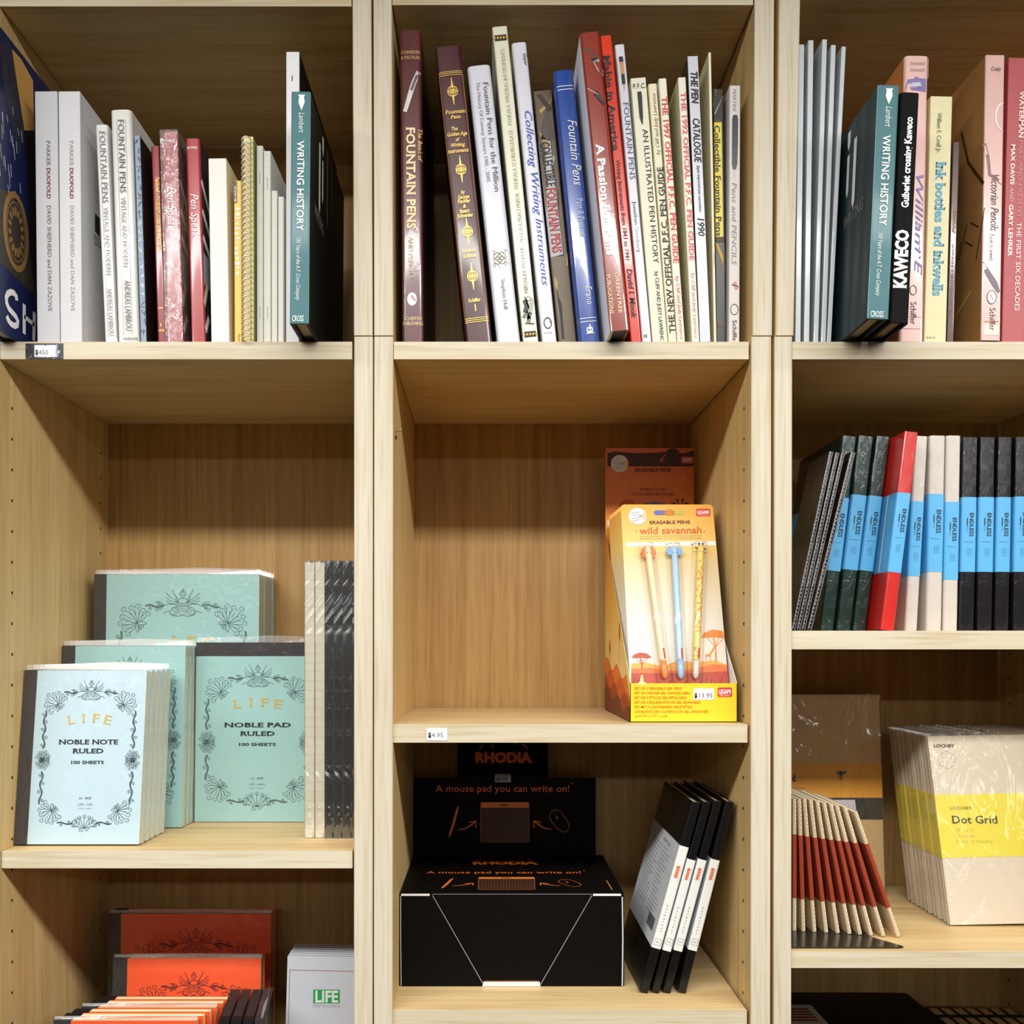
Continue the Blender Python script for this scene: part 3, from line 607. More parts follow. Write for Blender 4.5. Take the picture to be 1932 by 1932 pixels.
b = Book('white book with tiny pen picture at the top, right of the red orange book', 1158, 1180, 84, 1211.5, 1229.5, 645, W2, y0=.006, d=.185, r=.0025, group=G2)
b.st('FOUNTAIN PENS', 194, 339, .34, .5, P(96, 92, 140), serif=.06); b.st('Jonathan Steinberg', 380, 477, .36, .34, P(90, 86, 86), serif=.05)
SP(b.mb, b.pl, [(1171, 107), (1172.5, 117)], .0042, INK, .0003); SP(b.mb, b.pl, [(1172.5, 117), (1175, 140)], .0038, P(196, 150, 96), .0003); SP(b.mb, b.pl, [(1175, 140), (1177, 159)], .0034, INK, .0003); SP(b.mb, b.pl, [(1177, 159), (1178, 172)], [.0018, .0003], P(214, 150, 100), .0003)
b.ht('HSE', 634, 6, .2, .6, GREY, bold=.01); b.done()
CP = P(230, 227, 200, .5)
b = Book('wide cream paperback with black capitals and a black pen drawing', 1187.5, 1220.5, 147, 1231, 1260, 645, CP, y0=.008, d=.17, r=.0008, t=.0008, group=G2)
b.ht('P.F.C.', 162.5, 9, .12, .95, INK); b.st('AN ILLUSTRATED PEN HISTORY', 244, 497, .5, .32, INK); b.st('by CLIFF AND JUDY LAWRENC', 513, 643, .52, .22, P(60, 84, 60), bold=.01)
SP(b.mb, b.pl, [(1206, 173), (1207, 181), (1210, 222), (1212, 235)], [.004, .0045, .0036, .0008], INK, .0003); b.done()
b = Book('thin cream paperback with upside down black title', 1222, 1240, 158, 1261, 1277, 645, P(232, 224, 190, .5), y0=.008, d=.17, r=.002, t=.0008, group=G2)
b.st('THE NEW OFFICIAL P.F.C. PEN GUIDE', 628, 315, .9, .62, P(40, 38, 36), serif=.05, bold=.02); b.st('by Cliff and Judy Lawrence', 292, 176, .72, .4, P(150, 146, 130), shear=.3); b.done()
RT = P(224, 66, 60)
b = Book('cream paperback with bold red title, left of the open edged one', 1241, 1259, 148, 1278, 1293, 645, P(233, 229, 208, .5), y0=.007, d=.17, r=.0015, t=.0008, group=G2)
b.st('THE 1997 OFFICIAL P.F.C. PEN GUIDE', 183, 497, .26, .6, RT, serif=.05, bold=.02); b.st('by Cliff and Judy Lawrence', 521, 640, .36, .42, P(226, 120, 110), shear=.3); b.done()
b = Book('cream paperback with faded pink red title and left cover showing', 1279, 1294, 146, 1305, 1320.5, 645, P(230, 226, 206, .5), y0=-.004+.008, d=.165, r=.0015, t=.0008, matL=P(196, 188, 150, .6), group=G2)
b.st('THE 1992 OFFICIAL P.F.C. PEN GUIDE', 174, 492, .26, .6, P(226, 104, 112), serif=.05, bold=.02); b.st('by Cliff and Judy Lawrence', 515, 638, .36, .42, P(228, 150, 146), shear=.3); b.done()
SV = P(206, 208, 216, .3, coat=.4)
b = Book('silver catalogue with bold black title and dated year', 1296.5, 1317.5, 106, 1321, 1341, 645, SV, y0=.004, d=.19, r=.0008, t=.001, matL=P(34, 36, 44, .25, coat=.5), group=G2, name='catalogue', cat='catalogue')
b.st('THE PEN', 136, 196, .24, .6, INK, shear=.2, bold=.03); b.st('CATALOGUE', 224, 307, .24, .62, INK, shear=.2, bold=.02); b.st('Japan imported pen association', 312, 400, .45, .26, INK, shear=.2); b.st('1990', 412, 446, .26, .6, INK, shear=.2, bold=.02)
PP(b.mb, b.pl, [(1313, 467), (1331.5, 459), (1335, 514), (1316, 523)], WHITE, .0002); b.done()
b = Book('thin cream stapled booklet right of the silver catalogue', 1336.5, 1341.5, 99, 1347, 1352, 645, P(230, 224, 190, .6), y0=.012, d=.15, r=.0012, t=.0008, matL=P(214, 202, 156, .6), group=G2, name='booklet', cat='booklet')
b.band(477, 500, P(90, 86, 78), .0003, .62, .74); b.done()
b = Book('black and yellow collectible pens book beside the cream stapled booklet', 1342.5, 1367, 168, 1351.5, 1371, 645, P(30, 24, 20, .35, var=.5, vs=40), y0=.02, d=.18, r=.001, matL=DK, group=G2)
YE = P(222, 200, 44, .4)
PP(b.mb, b.pl, [(1343, 170), (1352, 169), (1346, 200), (1343.5, 205)], P(186, 128, 30)); SP(b.mb, b.pl, [(1368, 182), (1348, 216)], .0008, P(190, 186, 180), .0003)
b.band(231, 447, YE, .0002, .0, .8); b.st('Collectible Fountain Pens', 237, 446, .16, .46, P(40, 36, 16), serif=.05, bold=.02)
b.band(226, 231, P(60, 56, 24), .0003); b.band(447, 457, P(60, 52, 20), .0003); PP(b.mb, b.pl, [(1350, 459), (1371, 461), (1372, 524), (1362, 495)], P(196, 152, 40), .0003)
b.ht('ewen', 614, 5, .02, .9, P(150, 70, 50), serif=.05); b.done()
LB = P(206, 200, 194, .5)
b = Book('pale grey pens and pencils book nearest the right side panel', 1376.5, 1397.5, 161.5, 1374.5, 1396, 645, LB, y0=.012, d=.19, r=.0015, group=G2)
SP(b.mb, b.pl, [(1387, 217), (1387, 225), (1386.5, 270), (1386, 310), (1385.5, 320)], [.004, .006, .006, .0055, .003], P(40, 42, 58, .3, var=.5, vs=200), .0003); SP(b.mb, b.pl, [(1385.5, 320), (1386, 337)], [.0016, .0004], P(200, 190, 190), .0003)
b.st('MARTINI', 168, 210, .3, .3, P(170, 164, 160), shear=.2); b.st('Pens and PENCILS', 345, 500, .25, .42, P(150, 144, 142), shear=.2); SP(b.mb, b.pl, [(1386, 532), (1390, 546)], .003, P(214, 120, 112), .0003); SP(b.mb, b.pl, [(1381, 537), (1393, 541)], .001, INK, .0004)
b.oval(584, .5, 7, 10, P(50, 48, 48), .0003, 1.2); b.st('Schiffe', 604, 643, .34, .38, P(40, 38, 40)); b.done()
# ---- right top unit
G3 = 'books on the right top shelf'
def frosted():
    m = bpy.data.materials.new('frosted_plastic'); m.use_nodes = True; nt = m.node_tree; N = nt.nodes; L = nt.links; N.remove(N['Principled BSDF'])
    tr = N.new('ShaderNodeBsdfTransparent'); tr.inputs[0].default_value = (.92, .95, .96, 1)
    df = N.new('ShaderNodeBsdfDiffuse'); df.inputs[0].default_value = (.72, .76, .79, 1); g = N.new('ShaderNodeBsdfGlossy'); g.inputs['Roughness'].default_value = .12
    nz = N.new('ShaderNodeTexNoise'); nz.inputs['Scale'].default_value = 9; tc = N.new('ShaderNodeTexCoord'); L.new(tc.outputs['Object'], nz.inputs['Vector'])
    rp = N.new('ShaderNodeMapRange'); rp.inputs[3].default_value = .5; rp.inputs[4].default_value = .9; L.new(nz.outputs['Fac'], rp.inputs[0])
    a = N.new('ShaderNodeMixShader'); L.new(rp.outputs[0], a.inputs[0]); L.new(tr.outputs[0], a.inputs[1]); L.new(df.outputs[0], a.inputs[2])
    f = N.new('ShaderNodeFresnel'); f.inputs['IOR'].default_value = 1.2; c = N.new('ShaderNodeMixShader'); L.new(f.outputs[0], c.inputs[0]); L.new(a.outputs[0], c.inputs[1]); L.new(g.outputs[0], c.inputs[2])
    L.new(c.outputs[0], N['Material Output'].inputs['Surface']); return m
FR = frosted(); FRE = P(200, 206, 210, .3, coat=.5)
labs = ('leftmost frosted clear plastic holder, mostly behind the side panel', 'frosted clear plastic holder second from the side panel', 'middle frosted clear plastic holder, tallest of the five', 'frosted clear plastic holder fourth from the side panel', 'frosted clear plastic holder nearest the teal case book')
for i, (tl, tr, yt, bl, br) in enumerate(((1507, 1518, 84, 1500, 1511), (1525, 1535.5, 76, 1517, 1527.5), (1551.5, 1561, 74.5, 1535, 1544.5), (1568, 1577.5, 85, 1549, 1558.5), (1587.5, 1597, 88, 1560, 1568.5))):
    b = Book(labs[i], tl, tr, yt, bl, br, 645, FRE, y0=.008+.002*i, d=.16, r=.0008, t=.001, matL=FR, matR=FR, group='frosted holders', name='plastic_holder', cat='plastic holder', pages=None)
    p = MB(); p.box(-b.W/2+.0018, b.W/2-.0018, .012, .15, .002, b.h*.55, P(150, 150, 148, .6, var=.3, vs=20)); b.extra.append(('paper_insert', p)); b.done('holder_shell')
writing('teal spined dark case book beside the frosted holders', 1656, 1697, 161, 1636, 1676.5, 605, -.059, 'L', G3)
BK = P(8, 7, 8, .7, spec=.15)
b = Book('black book with bold white capitals between teal and pink books', 1698, 1736, 175, 1677.5, 1715, 613, BK, y0=-.048, d=.19, t=.0028, r=.003, bulge=.001, group=G3, pages=P(170, 146, 112, .8, var=.2, vs=400), inset=.004)
b.st('KAWECO', 545, 435, .72, .58, WHITE, serif=.05, bold=.05); b.st('Guiberlet crossing Kaweco', 393, 222, .66, .34, WHITE, bold=.035); b.done()
PI = P(236, 192, 182, .3, coat=.5)
b = Book('pink book with violet inkwell print and orange left cover', 1705, 1754.5, 106, 1697, 1742, 645, PI, y0=.004, d=.2, r=.003, bulge=.001, matL=P(210, 132, 66, .5), group=G3)
VI = P(128, 112, 168)
PP(b.mb, b.pl, [(1709, 162), (1712, 150), (1722, 150), (1728, 145), (1735, 149), (1746, 149), (1747, 162), (1746, 174), (1728, 171), (1708, 173)], VI, .0002); PP(b.mb, b.pl, [(1720, 157), (1736, 156), (1736, 164), (1720, 165)], P(196, 200, 226), .0003)
b.ht('Inkwells', 120, 7, .2, .85, P(176, 140, 132), shear=.4); b.ht('Inkwells', 132, 7, .2, .85, P(176, 140, 132), shear=.4)
b.st('William E', 330, 520, .56, .3, P(150, 130, 190), shear=.3); b.oval(548, .52, 6, 9, INK, .0003, 1.2); b.st('Schiffer', 570, 612, .42, .24, P(70, 60, 60))
for y in (598, 620): b.band(y, y+1, P(226, 150, 140), .0002)
for y in (426, 476, 486): b.oval(y, .78, 2.2, 2.2, P(110, 90, 160))
b.mb.rect(b.R, .002, b.h*.93, .03, b.h*1.0, WHITE, .001); b.done()
b = Book('cream book with blue gothic ink bottle title', 1756, 1797.5, 182, 1743.5, 1785, 645, P(226, 216, 168, .45, var=.08, vs=60), y0=.006, d=.19, r=.001, group=G3)
b.st('William E. Covill Jr.', 213, 288, .32, .2, P(130, 124, 104), serif=.05); b.st('Ink bottles and inkwells', 305, 558, .34, .42, P(96, 168, 190), serif=.06, bold=.03); b.ht('BALIZ', 637, 3, .1, .5, GREY); b.done()
b = Book('thin dark brown book right of the cream ink book', 1798, 1812, 268, 1786, 1799, 645, P(72, 34, 28, .3, coat=.5, var=.3), y0=.014, d=.19, r=.001, group=G3)
b.st('Fruits', 440, 395, .7, .4, P(170, 120, 96), shear=.3); b.st('THE MISTAKES AND A REMNANT', 600, 460, .62, .28, P(140, 90, 70)); b.done()
BC = P(168, 122, 72, .4, var=.3, vs=18)
b = Book('pink spined pencil book with brown chain picture cover', 1855, 1901, 104, 1851, 1887.5, 645, P(226, 182, 172, .28, coat=.6), y0=.0, d=.2, r=.0015, matL=BC, group=G3)
b.ht('Crosby', 130, 8, .28, .8, P(60, 48, 44), shear=.4)
b.mb.stroke(b.pl, arc(.5*b.W, b.v(220), .0085, 90, 270, 10, .014), .0012, WHITE, .0003); b.oval(561, .5, 8.5, 12.5, WHITE, .0003); b.oval(561, .5, 8.5, 12.5, INK, .0004, 1.2); SP(b.mb, b.pl, [(1868, 555), (1873, 566)], .0008, P(214, 110, 100), .0005)
b.st('Victorian Pencils', 330, 436, .4, .36, P(90, 78, 80), shear=.35); b.st('Tools to Jewels', 441, 492, .36, .2, P(90, 70, 66), shear=.3); b.st('Schiffer', 581, 624, .42, .26, P(90, 70, 70))
dk = P(70, 44, 26)
b.mb.stroke(b.L, [(-.045, b.h*.82), (-.03, b.h*.68), (-.012, b.h*.6), (0, b.h*.55)], .0035, dk, .0003); b.mb.stroke(b.pl, [(-.5*b.W, b.h*.69), (-.3*b.W, b.h*.64), (-.2*b.W, b.h*.58), (.1*b.W, b.h*.57), (.45*b.W, b.h*.55)], .003, P(140, 108, 104), .0003)
for i in range(9): b.mb.stroke(b.L, [(-.1+.011*i, b.h*(.3+.05*(i % 4))), (-.085+.011*i, b.h*(.36+.05*(i % 3)))], .0016, dk, .0003)
b.mb.stroke(b.L, [(-.08, b.h*.1), (-.02, b.h*.2)], .004, P(200, 160, 70), .0003)
SP(b.mb, b.pl, [(1853, 495), (1862, 512), (1876, 535), (1885, 552)], [.002, .005, .006, .003], P(120, 110, 124), .0003); b.band(606, 607.5, P(190, 140, 60), .0003); b.band(613, 632, P(236, 214, 200), .0002); b.done()
b = Book('dull red book with white history title at the right picture edge', 1903, 1946, 109.5, 1889, 1934, 645, P(176, 74, 76, .45, var=.12), y0=.006, d=.2, r=.001, group=G3)
b.st('WATERMAN', 172, 260, .52, .2, P(240, 214, 206), bold=.03); b.st('PAST AND PRESENT', 266, 412, .52, .18, P(206, 140, 136)); b.st('THE FIRST SIX DECADES', 420, 587, .52, .2, P(240, 214, 206), bold=.01)
b.st('MAX DAVIS', 273, 349, .2, .17, P(244, 226, 218), bold=.03); b.st('AND', 354, 381, .19, .15, P(230, 190, 184)); b.st('GARY LEHRER', 386, 484, .18, .17, P(244, 226, 218), bold=.03); b.done()
# ------------------------------------------------------------------ things facing the viewer
S.cycles.transparent_max_bounces = 32
SLV = film('clear_sleeve', .025, .1, .9, .6, .06, 45); FLAP = film('clear_sleeve_flap', .26, .2, .9, .4, .06, 60)
INKG = P(72, 102, 104, .6); INKD = P(30, 34, 34, .6)
def crest(mb, pl, cx, cz, s, m, w):
    S1 = lambda pts: mb.stroke(pl, [(cx+x*s, cz+z*s) for x, z in pts], w, m)
    S1([(0, .75), (.16, .5), (0, .28), (-.16, .5), (0, .75)]); S1([(0, .66), (.08, .5), (0, .38), (-.08, .5), (0, .66)])
    S1(arc(0, .35, .3, 215, 325, 8)); S1(arc(0, .3, .32, -60, 20, 6)); S1(arc(0, .3, .32, 160, 240, 6)); S1(arc(0, .2, .2, 0, 180, 8, .1)); S1([(-.3, -.02), (.3, -.02)]); S1([(-.26, -.1), (.26, -.1)])
    for z in (-.2, -.3): S1([(-.16, z), (.16, z)])
    S1([(-.3, -.02), (-.14, -.42), (0, -.5), (.14, -.42), (.3, -.02)])
    for g in (1, -1):
        for k, (x1, z1, x2, z2) in enumerate(((.34, .55, .5, .74), (.5, .34, .78, .56), (.52, .2, .8, .36), (.5, .06, .78, .2))):
            S1(bez((g*.2, .2-.03*k), (g*x1*1.1, z1-.1), (g*x2, z2)))
        S1(spiral(g*.42, -.34, .2, .04, 90, 90+g*560, 18)); S1(bez((g*.2, -.1), (g*.6, -.1), (g*.62, -.4))); S1(bez((g*.62, -.4), (g*.4, -.62), (0, -.5)))
        S1(bez((g*.3, -.02), (g*.7, .1), (g*.95, -.1))); S1(bez((g*.62, -.3), (g*.8, -.3), (g*.9, -.42))); S1(spiral(g*1.05, -.1, .14, .03, 180, 180-g*500, 12)); S1(bez((g*.9, .02), (g*1.1, .2), (g*1.3, .1))); S1(spiral(g*1.2, -.22, .12, .03, 60, 60-g*420, 10))
def acanthus(mb, pl, cx, cz, s, ux, uz, m, w):   # corner leaf fan pointing to (ux, uz)
    base = math.degrees(math.atan2(uz, ux))
    bx, bz = cx-ux*s*.45, cz-uz*s*.45
    for k in range(9):
        a = math.radians(base-96+24*k); r = s*(.95 if k % 2 == 0 else .85)*(1-.25*abs(k-4)/4)
        tx, tz = bx+r*math.cos(a), bz+r*math.sin(a); am = a+.35*(1 if k > 4 else -1)
        mb.stroke(pl, bez((bx, bz), (bx+r*.55*math.cos(am), bz+r*.55*math.sin(am)), (tx, tz), 6), w, m)
        mb.stroke(pl, arc(tx, tz, s*.13, math.degrees(a)-110, math.degrees(a)+150, 8), w, m)
        if k < 8:
            a2 = a+math.radians(12); mb.stroke(pl, [(bx+r*.3*math.cos(a2), bz+r*.3*math.sin(a2)), (bx+r*.8*math.cos(a2), bz+r*.8*math.sin(a2))], w*.8, m)
    for g in (1, -1):
        a = math.radians(base+g*140); tx, tz = bx+s*.5*math.cos(a), bz+s*.5*math.sin(a)
        for o in (.5, -.5):
            a3 = a+o; mb.stroke(pl, bez((bx, bz), (bx+s*.35*math.cos(a3), bz+s*.35*math.sin(a3)), (tx, tz), 6), w, m)
        mb.stroke(pl, spiral(bx+s*.3*math.cos(a+g*.9), bz+s*.3*math.sin(a+g*.9), s*.15, s*.04, base, base+400, 10), w, m)
def vine(mb, pl, p, q, s, m, w):   # scroll work from p to q
    dx, dz = q[0]-p[0], q[1]-p[1]; L = math.hypot(dx, dz); ex, ez = dx/L, dz/L; n = max(2, int(L/(s*.55)))
    f = lambda t, o: (p[0]+ex*t-ez*o, p[1]+ez*t+ex*o)
    for ph, am in ((0, .10), (.5, .13), (1.2, .07)):
        mb.stroke(pl, [f(L*i/30, s*am*math.sin(ph+math.pi*n*i/30)) for i in range(31)], w*1.2, m)
    for k in range(n):
        t = L*(k+.5)/n; g = 1 if k % 2 else -1
        c = f(t, g*s*.14); mb.stroke(pl, spiral(c[0], c[1], s*.15, s*.03, 90*k, 90*k+g*480, 10), w, m)
        mb.stroke(pl, bez(f(t-s*.2, 0), f(t, -g*s*.26), f(t+s*.22, -g*s*.04), 5), w, m)
def frame(mb, pl, x0, z0, x1, z1, m, w, bottom=True):
    W = x1-x0; s = W*.125; cx = (x0+x1)/2
    for sx, ux in ((x0, -1), (x1, 1)):
        acanthus(mb, pl, sx-ux*s*.8, z1-s*.9, s*1.15, ux, 1, m, w)
        if bottom:
            acanthus(mb, pl, sx-ux*s*.8, z0+s*.9, s*1.15, ux, -1, m, w)
            zc = (z0+z1)/2-.02*(z1-z0); xx = sx-ux*s*.35
            vine(mb, pl, (xx, z1-s*1.9), (xx, zc+s*.9), s, m, w); vine(mb, pl, (xx, z0+s*1.9), (xx, zc-s*.9), s, m, w)
            for g in (1, -1):
                acanthus(mb, pl, xx-ux*s*.1, zc+g*s*.4, s*.7, -ux*.4, g, m, w*.9); mb.stroke(pl, spiral(xx, zc+g*s*.3, s*.34, s*.06, 0, g*560, 14), w, m)
        else: vine(mb, pl, (sx-ux*s*.35, z1-s*1.9), (sx-ux*s*.35, z1-s*4), s, m, w)
        vine(mb, pl, (sx-ux*s*1.8, z1-s*.45), (cx+ux*s*1.1, z1-s*.4), s*.8, m, w)
        if bottom: vine(mb, pl, (sx-ux*s*1.8, z0+s*.4), (cx+ux*s*.9, z0+s*.4), s*.8, m, w)
    crest(mb, pl, cx, z1-s*.35, s*1.25, m, w)
    if bottom:
        for k in range(7):
            a = math.radians(90+(k-3)*26); mb.stroke(pl, [(cx, z0), (cx+s*.9*math.cos(a), z0+s*.95*math.sin(a))], w, m); mb.stroke(pl, arc(cx+s*.9*math.cos(a), z0+s*.95*math.sin(a), s*.12, 0, 360, 8), w, m)
        for g in (1, -1): mb.stroke(pl, spiral(cx+g*s*.75, z0+s*.45, s*.42, s*.06, 90, 90+g*620, 18), w, m); mb.stroke(pl, spiral(cx+g*s*.25, z0-s*.1, s*.2, s*.04, 0, g*420, 10), w, m)
def life_text(mb, pl, W, h, a0, b1, kind, size, no, gold=GOLD):   # a0 left of the printed area, b1 its top
    Wp = W-a0; H = b1; cx = a0+Wp*.5; ax = lambda f: a0+Wp*f; bz = lambda f: b1-H*f
    frame(mb, pl, ax(.055), bz(.91), ax(.945), bz(.1), INKG, .00055*(.6+W/.32))
    for i, ch in enumerate('LIFE'):
        u = (i-1.5)*.085; z = bz(.305)-(u*u)*.9*Wp; r = -u*1.6; c, s_ = math.cos(r), math.sin(r); wd = Wp*(.028 if ch == 'I' else .065); cp = H*.052
        A = (cx+u*Wp*1.25-wd/2*c, z-wd/2*s_); mb.text(pl, ch, A, (A[0]+wd*c, A[1]+wd*s_), cp, gold, serif=.08)
    for tx, f, cp, wd in ((('NOBLE '+kind), .43, .026, .54), ('RULED', .482, .026, .28), ('100 SHEETS', .543, .017, .3)):
        mb.text(pl, tx, (cx-Wp*wd/2, bz(f)), (cx+Wp*wd/2, bz(f)), H*cp, INKD, serif=.09, bold=.025)
    for tx, f, cp, wd in ((size+'  \u6a2a\u7f6b', .745, .011, .11), ('LIFE  '+no, .78, .011, .13), ('Made in Japan', .8, .006, .11)):
        mb.text(pl, tx, (cx-Wp*wd/2, bz(f)), (cx+Wp*wd/2, bz(f)), H*cp, P(108, 128, 130))
class Facing:
    def __init__(s, label, x, y, zs, W, h, t, lean=0., back=0., yaw=0., mat=None, tape=None, top=False, sleeve=None, flap=.008, pages=PAGE, name='notebook', cat='notebook', group=None, tw=.105, raise_=0.):
        b = math.radians(back); l = math.radians(lean)
        z = zs+.0004+t*math.sin(b)+(W*math.sin(l) if l > 0 else 0)+raise_
        s.M = Matrix.Translation((x, y, z)) @ Matrix.Rotation(math.radians(yaw), 4, 'Z') @ Matrix.Rotation(l, 4, 'Y') @ Matrix.Rotation(-b, 4, 'X')
        s.W, s.h, s.t = W, h, t; s.root = empty(name, s.M, label, cat, group)
        s.pl = Plane(s.M, (0, 0, 0), (1, 0, 0), (0, 0, 1)); s.mb = mb = MB(); e = .0006
        mb.box(0, W, 0, e, 0, h, mat); mb.box(0, W, t-e, t, 0, h, mat)
        p = MB(); p.box(.0012, W-.0005, e, t-e, .0004, h-.0004, pages); s.p = p
        s.parts = []
        if tape:
            q = MB()
            if top: q.box(-.0001, W+.0001, -.0002, t+.0002, h-W*tw, h+.0002, tape)
            else: q.box(-.0002, W*tw, -.0001, t+.0001, -.0001, h+.0001, tape)
            s.parts.append(('spine_tape', q))
        if sleeve:
            q = MB(); g = .0003
            q.box(-g, W+g, -g, t+g, -.0002, h+.0006, SLV); 
            vs = [(-g, t*.3, h+.0008), (W*.3, t*.25, h+.0008), (W*.65, t*.35, h+.0008), (W+g, t*.3, h+.0008), (W+g, t*.4, h+flap*.9), (W*.62, t*.2, h+flap*1.1), (W*.33, t*.5, h+flap*.93), (-g, t*.4, h+flap*.8)]
            q.add(vs, [(0, 1, 6, 7), (1, 2, 5, 6), (2, 3, 4, 5)], FLAP)
            s.parts.append(('plastic_sleeve', q))
    def done(s, cover='cover'):
        s.mb.build(cover, s.root); s.p.build('pages', s.root)
        for n, q in s.parts: q.build(n, s.root)
        return s
    def stack(s, n, pitch, lab, group, jit=.0015, dx=0., skip=()):
        s.root['group'] = group
        for i in range(1, n):
            M = Matrix.Translation((random.uniform(-jit, jit)+dx*i, pitch*i, 0)) @ s.M
            dup(s.root, M, lab(i, n), group, skip)
ORD = ['front', 'second', 'third', 'fourth', 'fifth', 'sixth', 'seventh', 'eighth', 'ninth', 'tenth', 'eleventh']
ZL = Z(1605.5, .004)
GRN = P(158, 200, 196, .55, var=.03, vs=40); GR2 = P(188, 212, 219, .55, var=.03, vs=40); TAPE = P(34, 26, 28, .6, bump=.5)
GA = 'pale green notebooks, smallest stack in front'
a = Facing('front pale blue green notebook of the small stack by the left side panel', -.4912, .0265, ZL, .1295, .181, .0122, 0, 7, 0, GR2, TAPE, sleeve=1)
life_text(a.mb, a.pl, a.W, a.h, a.W*.105, a.h, 'NOTE', 'B6', 'N30'); a.done()
a.stack(5, .0138, lambda i, n: ORD[i]+' notebook back in the small pale green stack on the left', GA, .0008, .0006)
GB = 'pale green notebooks, medium stack behind the small one'
x2 = -.4908
a = Facing('front pale green notebook of the medium stack, behind the small stack', x2, .12, ZL, .142, .207, .0113, 0, 3.5, 0, GRN, TAPE, sleeve=1)
life_text(a.mb, a.pl, a.W, a.h, a.W*.1, a.h, 'NOTE', 'A5', 'N32'); a.done()
a.stack(3, .0128, lambda i, n: ORD[i]+' notebook back in the medium pale green stack', GB, .0003, .0006)
GC = 'pale green notebooks, largest stack against the back panel'
a = Facing('front large pale green notebook of the tallest stack at the back', X(167, .17), .176, ZL, .2, .294, .0112, 0, 2, 0, GRN, TAPE, sleeve=1, tw=.075)
life_text(a.mb, a.pl, a.W, a.h, a.W*.075, a.h, 'NOTE', 'A4', 'N34'); a.done()
a.stack(6, .0123, lambda i, n: ORD[i]+' notebook back in the tallest pale green stack', GC, .0006, .0003)
a = Facing('pale green top bound writing pad with black head strip in the middle', X(372, .165), .155, ZL, .1465, .211, .0105, 0, 2, 0, GRN, TAPE, top=True, sleeve=1, name='writing_pad', cat='writing pad', tw=.108)
life_text(a.mb, a.pl, a.W, a.h, 0, a.h*.925, 'PAD', 'A5', 'N402'); a.done()
# tall pads, fore edges and black cloth spines to the front
CRE = P(234, 228, 206, .7, var=.05, vs=200); WRAP = film('wrinkled_wrap', .03, .16, .8, 1.0, .3, 16, .012)
def tallpad(lab, x0, w, black, grp):
    y0 = .066; h = Z(1060, y0)-ZL; M = Matrix.Translation((x0, y0, ZL+.0004)); r = empty('notebook', M, lab, 'notebook', grp); d = .18
    pl = Plane(M, (0, 0, 0), (1, 0, 0), (0, 0, 1))
    c = MB(); c.box(0, .0006, 0, d, 0, h, GRN if black else CRE); c.box(w-.0006, w, 0, d, 0, h, GRN if black else CRE); c.build('cover', r)
    p = MB(); p.box(.0006, w-.0006, .0004 if not black else .002, d, 0, h-.001, CRE)
    if not black:
        for i in range(30): p.rect(Plane(M, (0, .0004, 0), (1, 0, 0), (0, 0, 1)), .0008, h*i/30, w-.0008, h*i/30+.0004, P(206, 202, 184), .0001)
    p.build('pages', r)
    if black:
        q = MB(); q.box(.0, w, -.0006, .012, 0, h, P(24, 22, 26, .4, coat=.7, wr=1., bump=.3), .0008); q.build('spine_tape', r)
    f = MB(); f.box(-.0003, w+.0003, -.0012, d, -.0002, h+.0006, WRAP); f.build('plastic_wrap', r)
xq = X(575.5, .066)
for i in range(2): tallpad(('leftmost tall notebook with cream page edges to the front', 'second tall notebook with cream page edges, beside black spines')[i], xq+.0109*i, .0101, False, 'tall cream edged notebooks')
xq = X(613, .066)
for i in range(4): tallpad(('film wrapped tall black spined notebook, leftmost of its row', 'second tall black spined notebook in film', 'third tall black spined notebook in film', 'tall black spined notebook half hidden by the left bookcase side panel')[i], xq+.01*i, .0092, True, 'tall black spined notebooks')
# ---- left bottom shelf
OGE = P(240, 84, 18, .5, var=.05, vs=40); INKO = P(110, 26, 14)
def orange(lab, x, y, W, h, t, lean, back, tw, n, pitch, lab2, grp, art=True):
    a = Facing(lab, x, y, ZBL, W, h, t, lean, back, 0, OGE, P(26, 20, 20, .5), sleeve=1, tw=tw, flap=.005, pages=P(222, 200, 158, .8))
    if art: frame(a.mb, a.pl, W*(tw+.05), h*.1, W*.95, h*.9, INKO, .0008)
    a.done(); a.stack(n, pitch, lab2, grp, .0006, 0, skip=('plastic_sleeve',))
orange('front large orange notebook of the stack at the back of the bottom shelf', X(192, .185), .196, .2, .287, .008, 0, 2, .075, 3, .0092, lambda i, n: ORD[i]+' orange notebook back in the large orange stack', 'large orange notebooks')
orange('front medium orange notebook, before the large orange stack', X(205, .13), .13, .172, .2535, .009, 0, 3, .095, 2, .0098, lambda i, n: ORD[i]+' orange notebook back in the medium stack', 'medium orange notebooks')
for i in range(6):
    y = .028+.0125*i; xl = X(104, .031)+.004*i; W = .148-.001*i
    a = Facing('%s small orange notebook in the row showing its cream top edges' % ORD[i] if i else 'front small orange notebook at the lower left picture edge', xl, y, ZBL, W, .2285-.0004*i, .0085, 0, 0, 0, OGE, P(26, 20, 20, .5), sleeve=1 if i in (0, 3) else None, pages=P(240, 222, 176, .7), flap=.004, group='small orange notebooks', tw=.12); a.done()
BLKC = P(30, 24, 24, .45, coat=.4, wr=.3)
for i in range(4):
    x = X(104, .031)+.154+.0125*i
    a = Facing(('black covered notebook on edge, leftmost, right of the orange row', 'black covered notebook on edge, second from the orange row', 'black covered notebook on edge, third from the orange row', 'black covered notebook in shiny film, farthest from the orange row')[i], x+.0262, .035, ZBL, .088, .2265, .0105, 0, 0, 98, BLKC, P(22, 18, 18, .5), pages=P(44, 34, 30, .7), group='black notebooks on edge', tw=.12, sleeve=1 if i == 3 else None, flap=.004); a.done()
PIS = P(190, 194, 202, .6, bump=.3, var=.03)
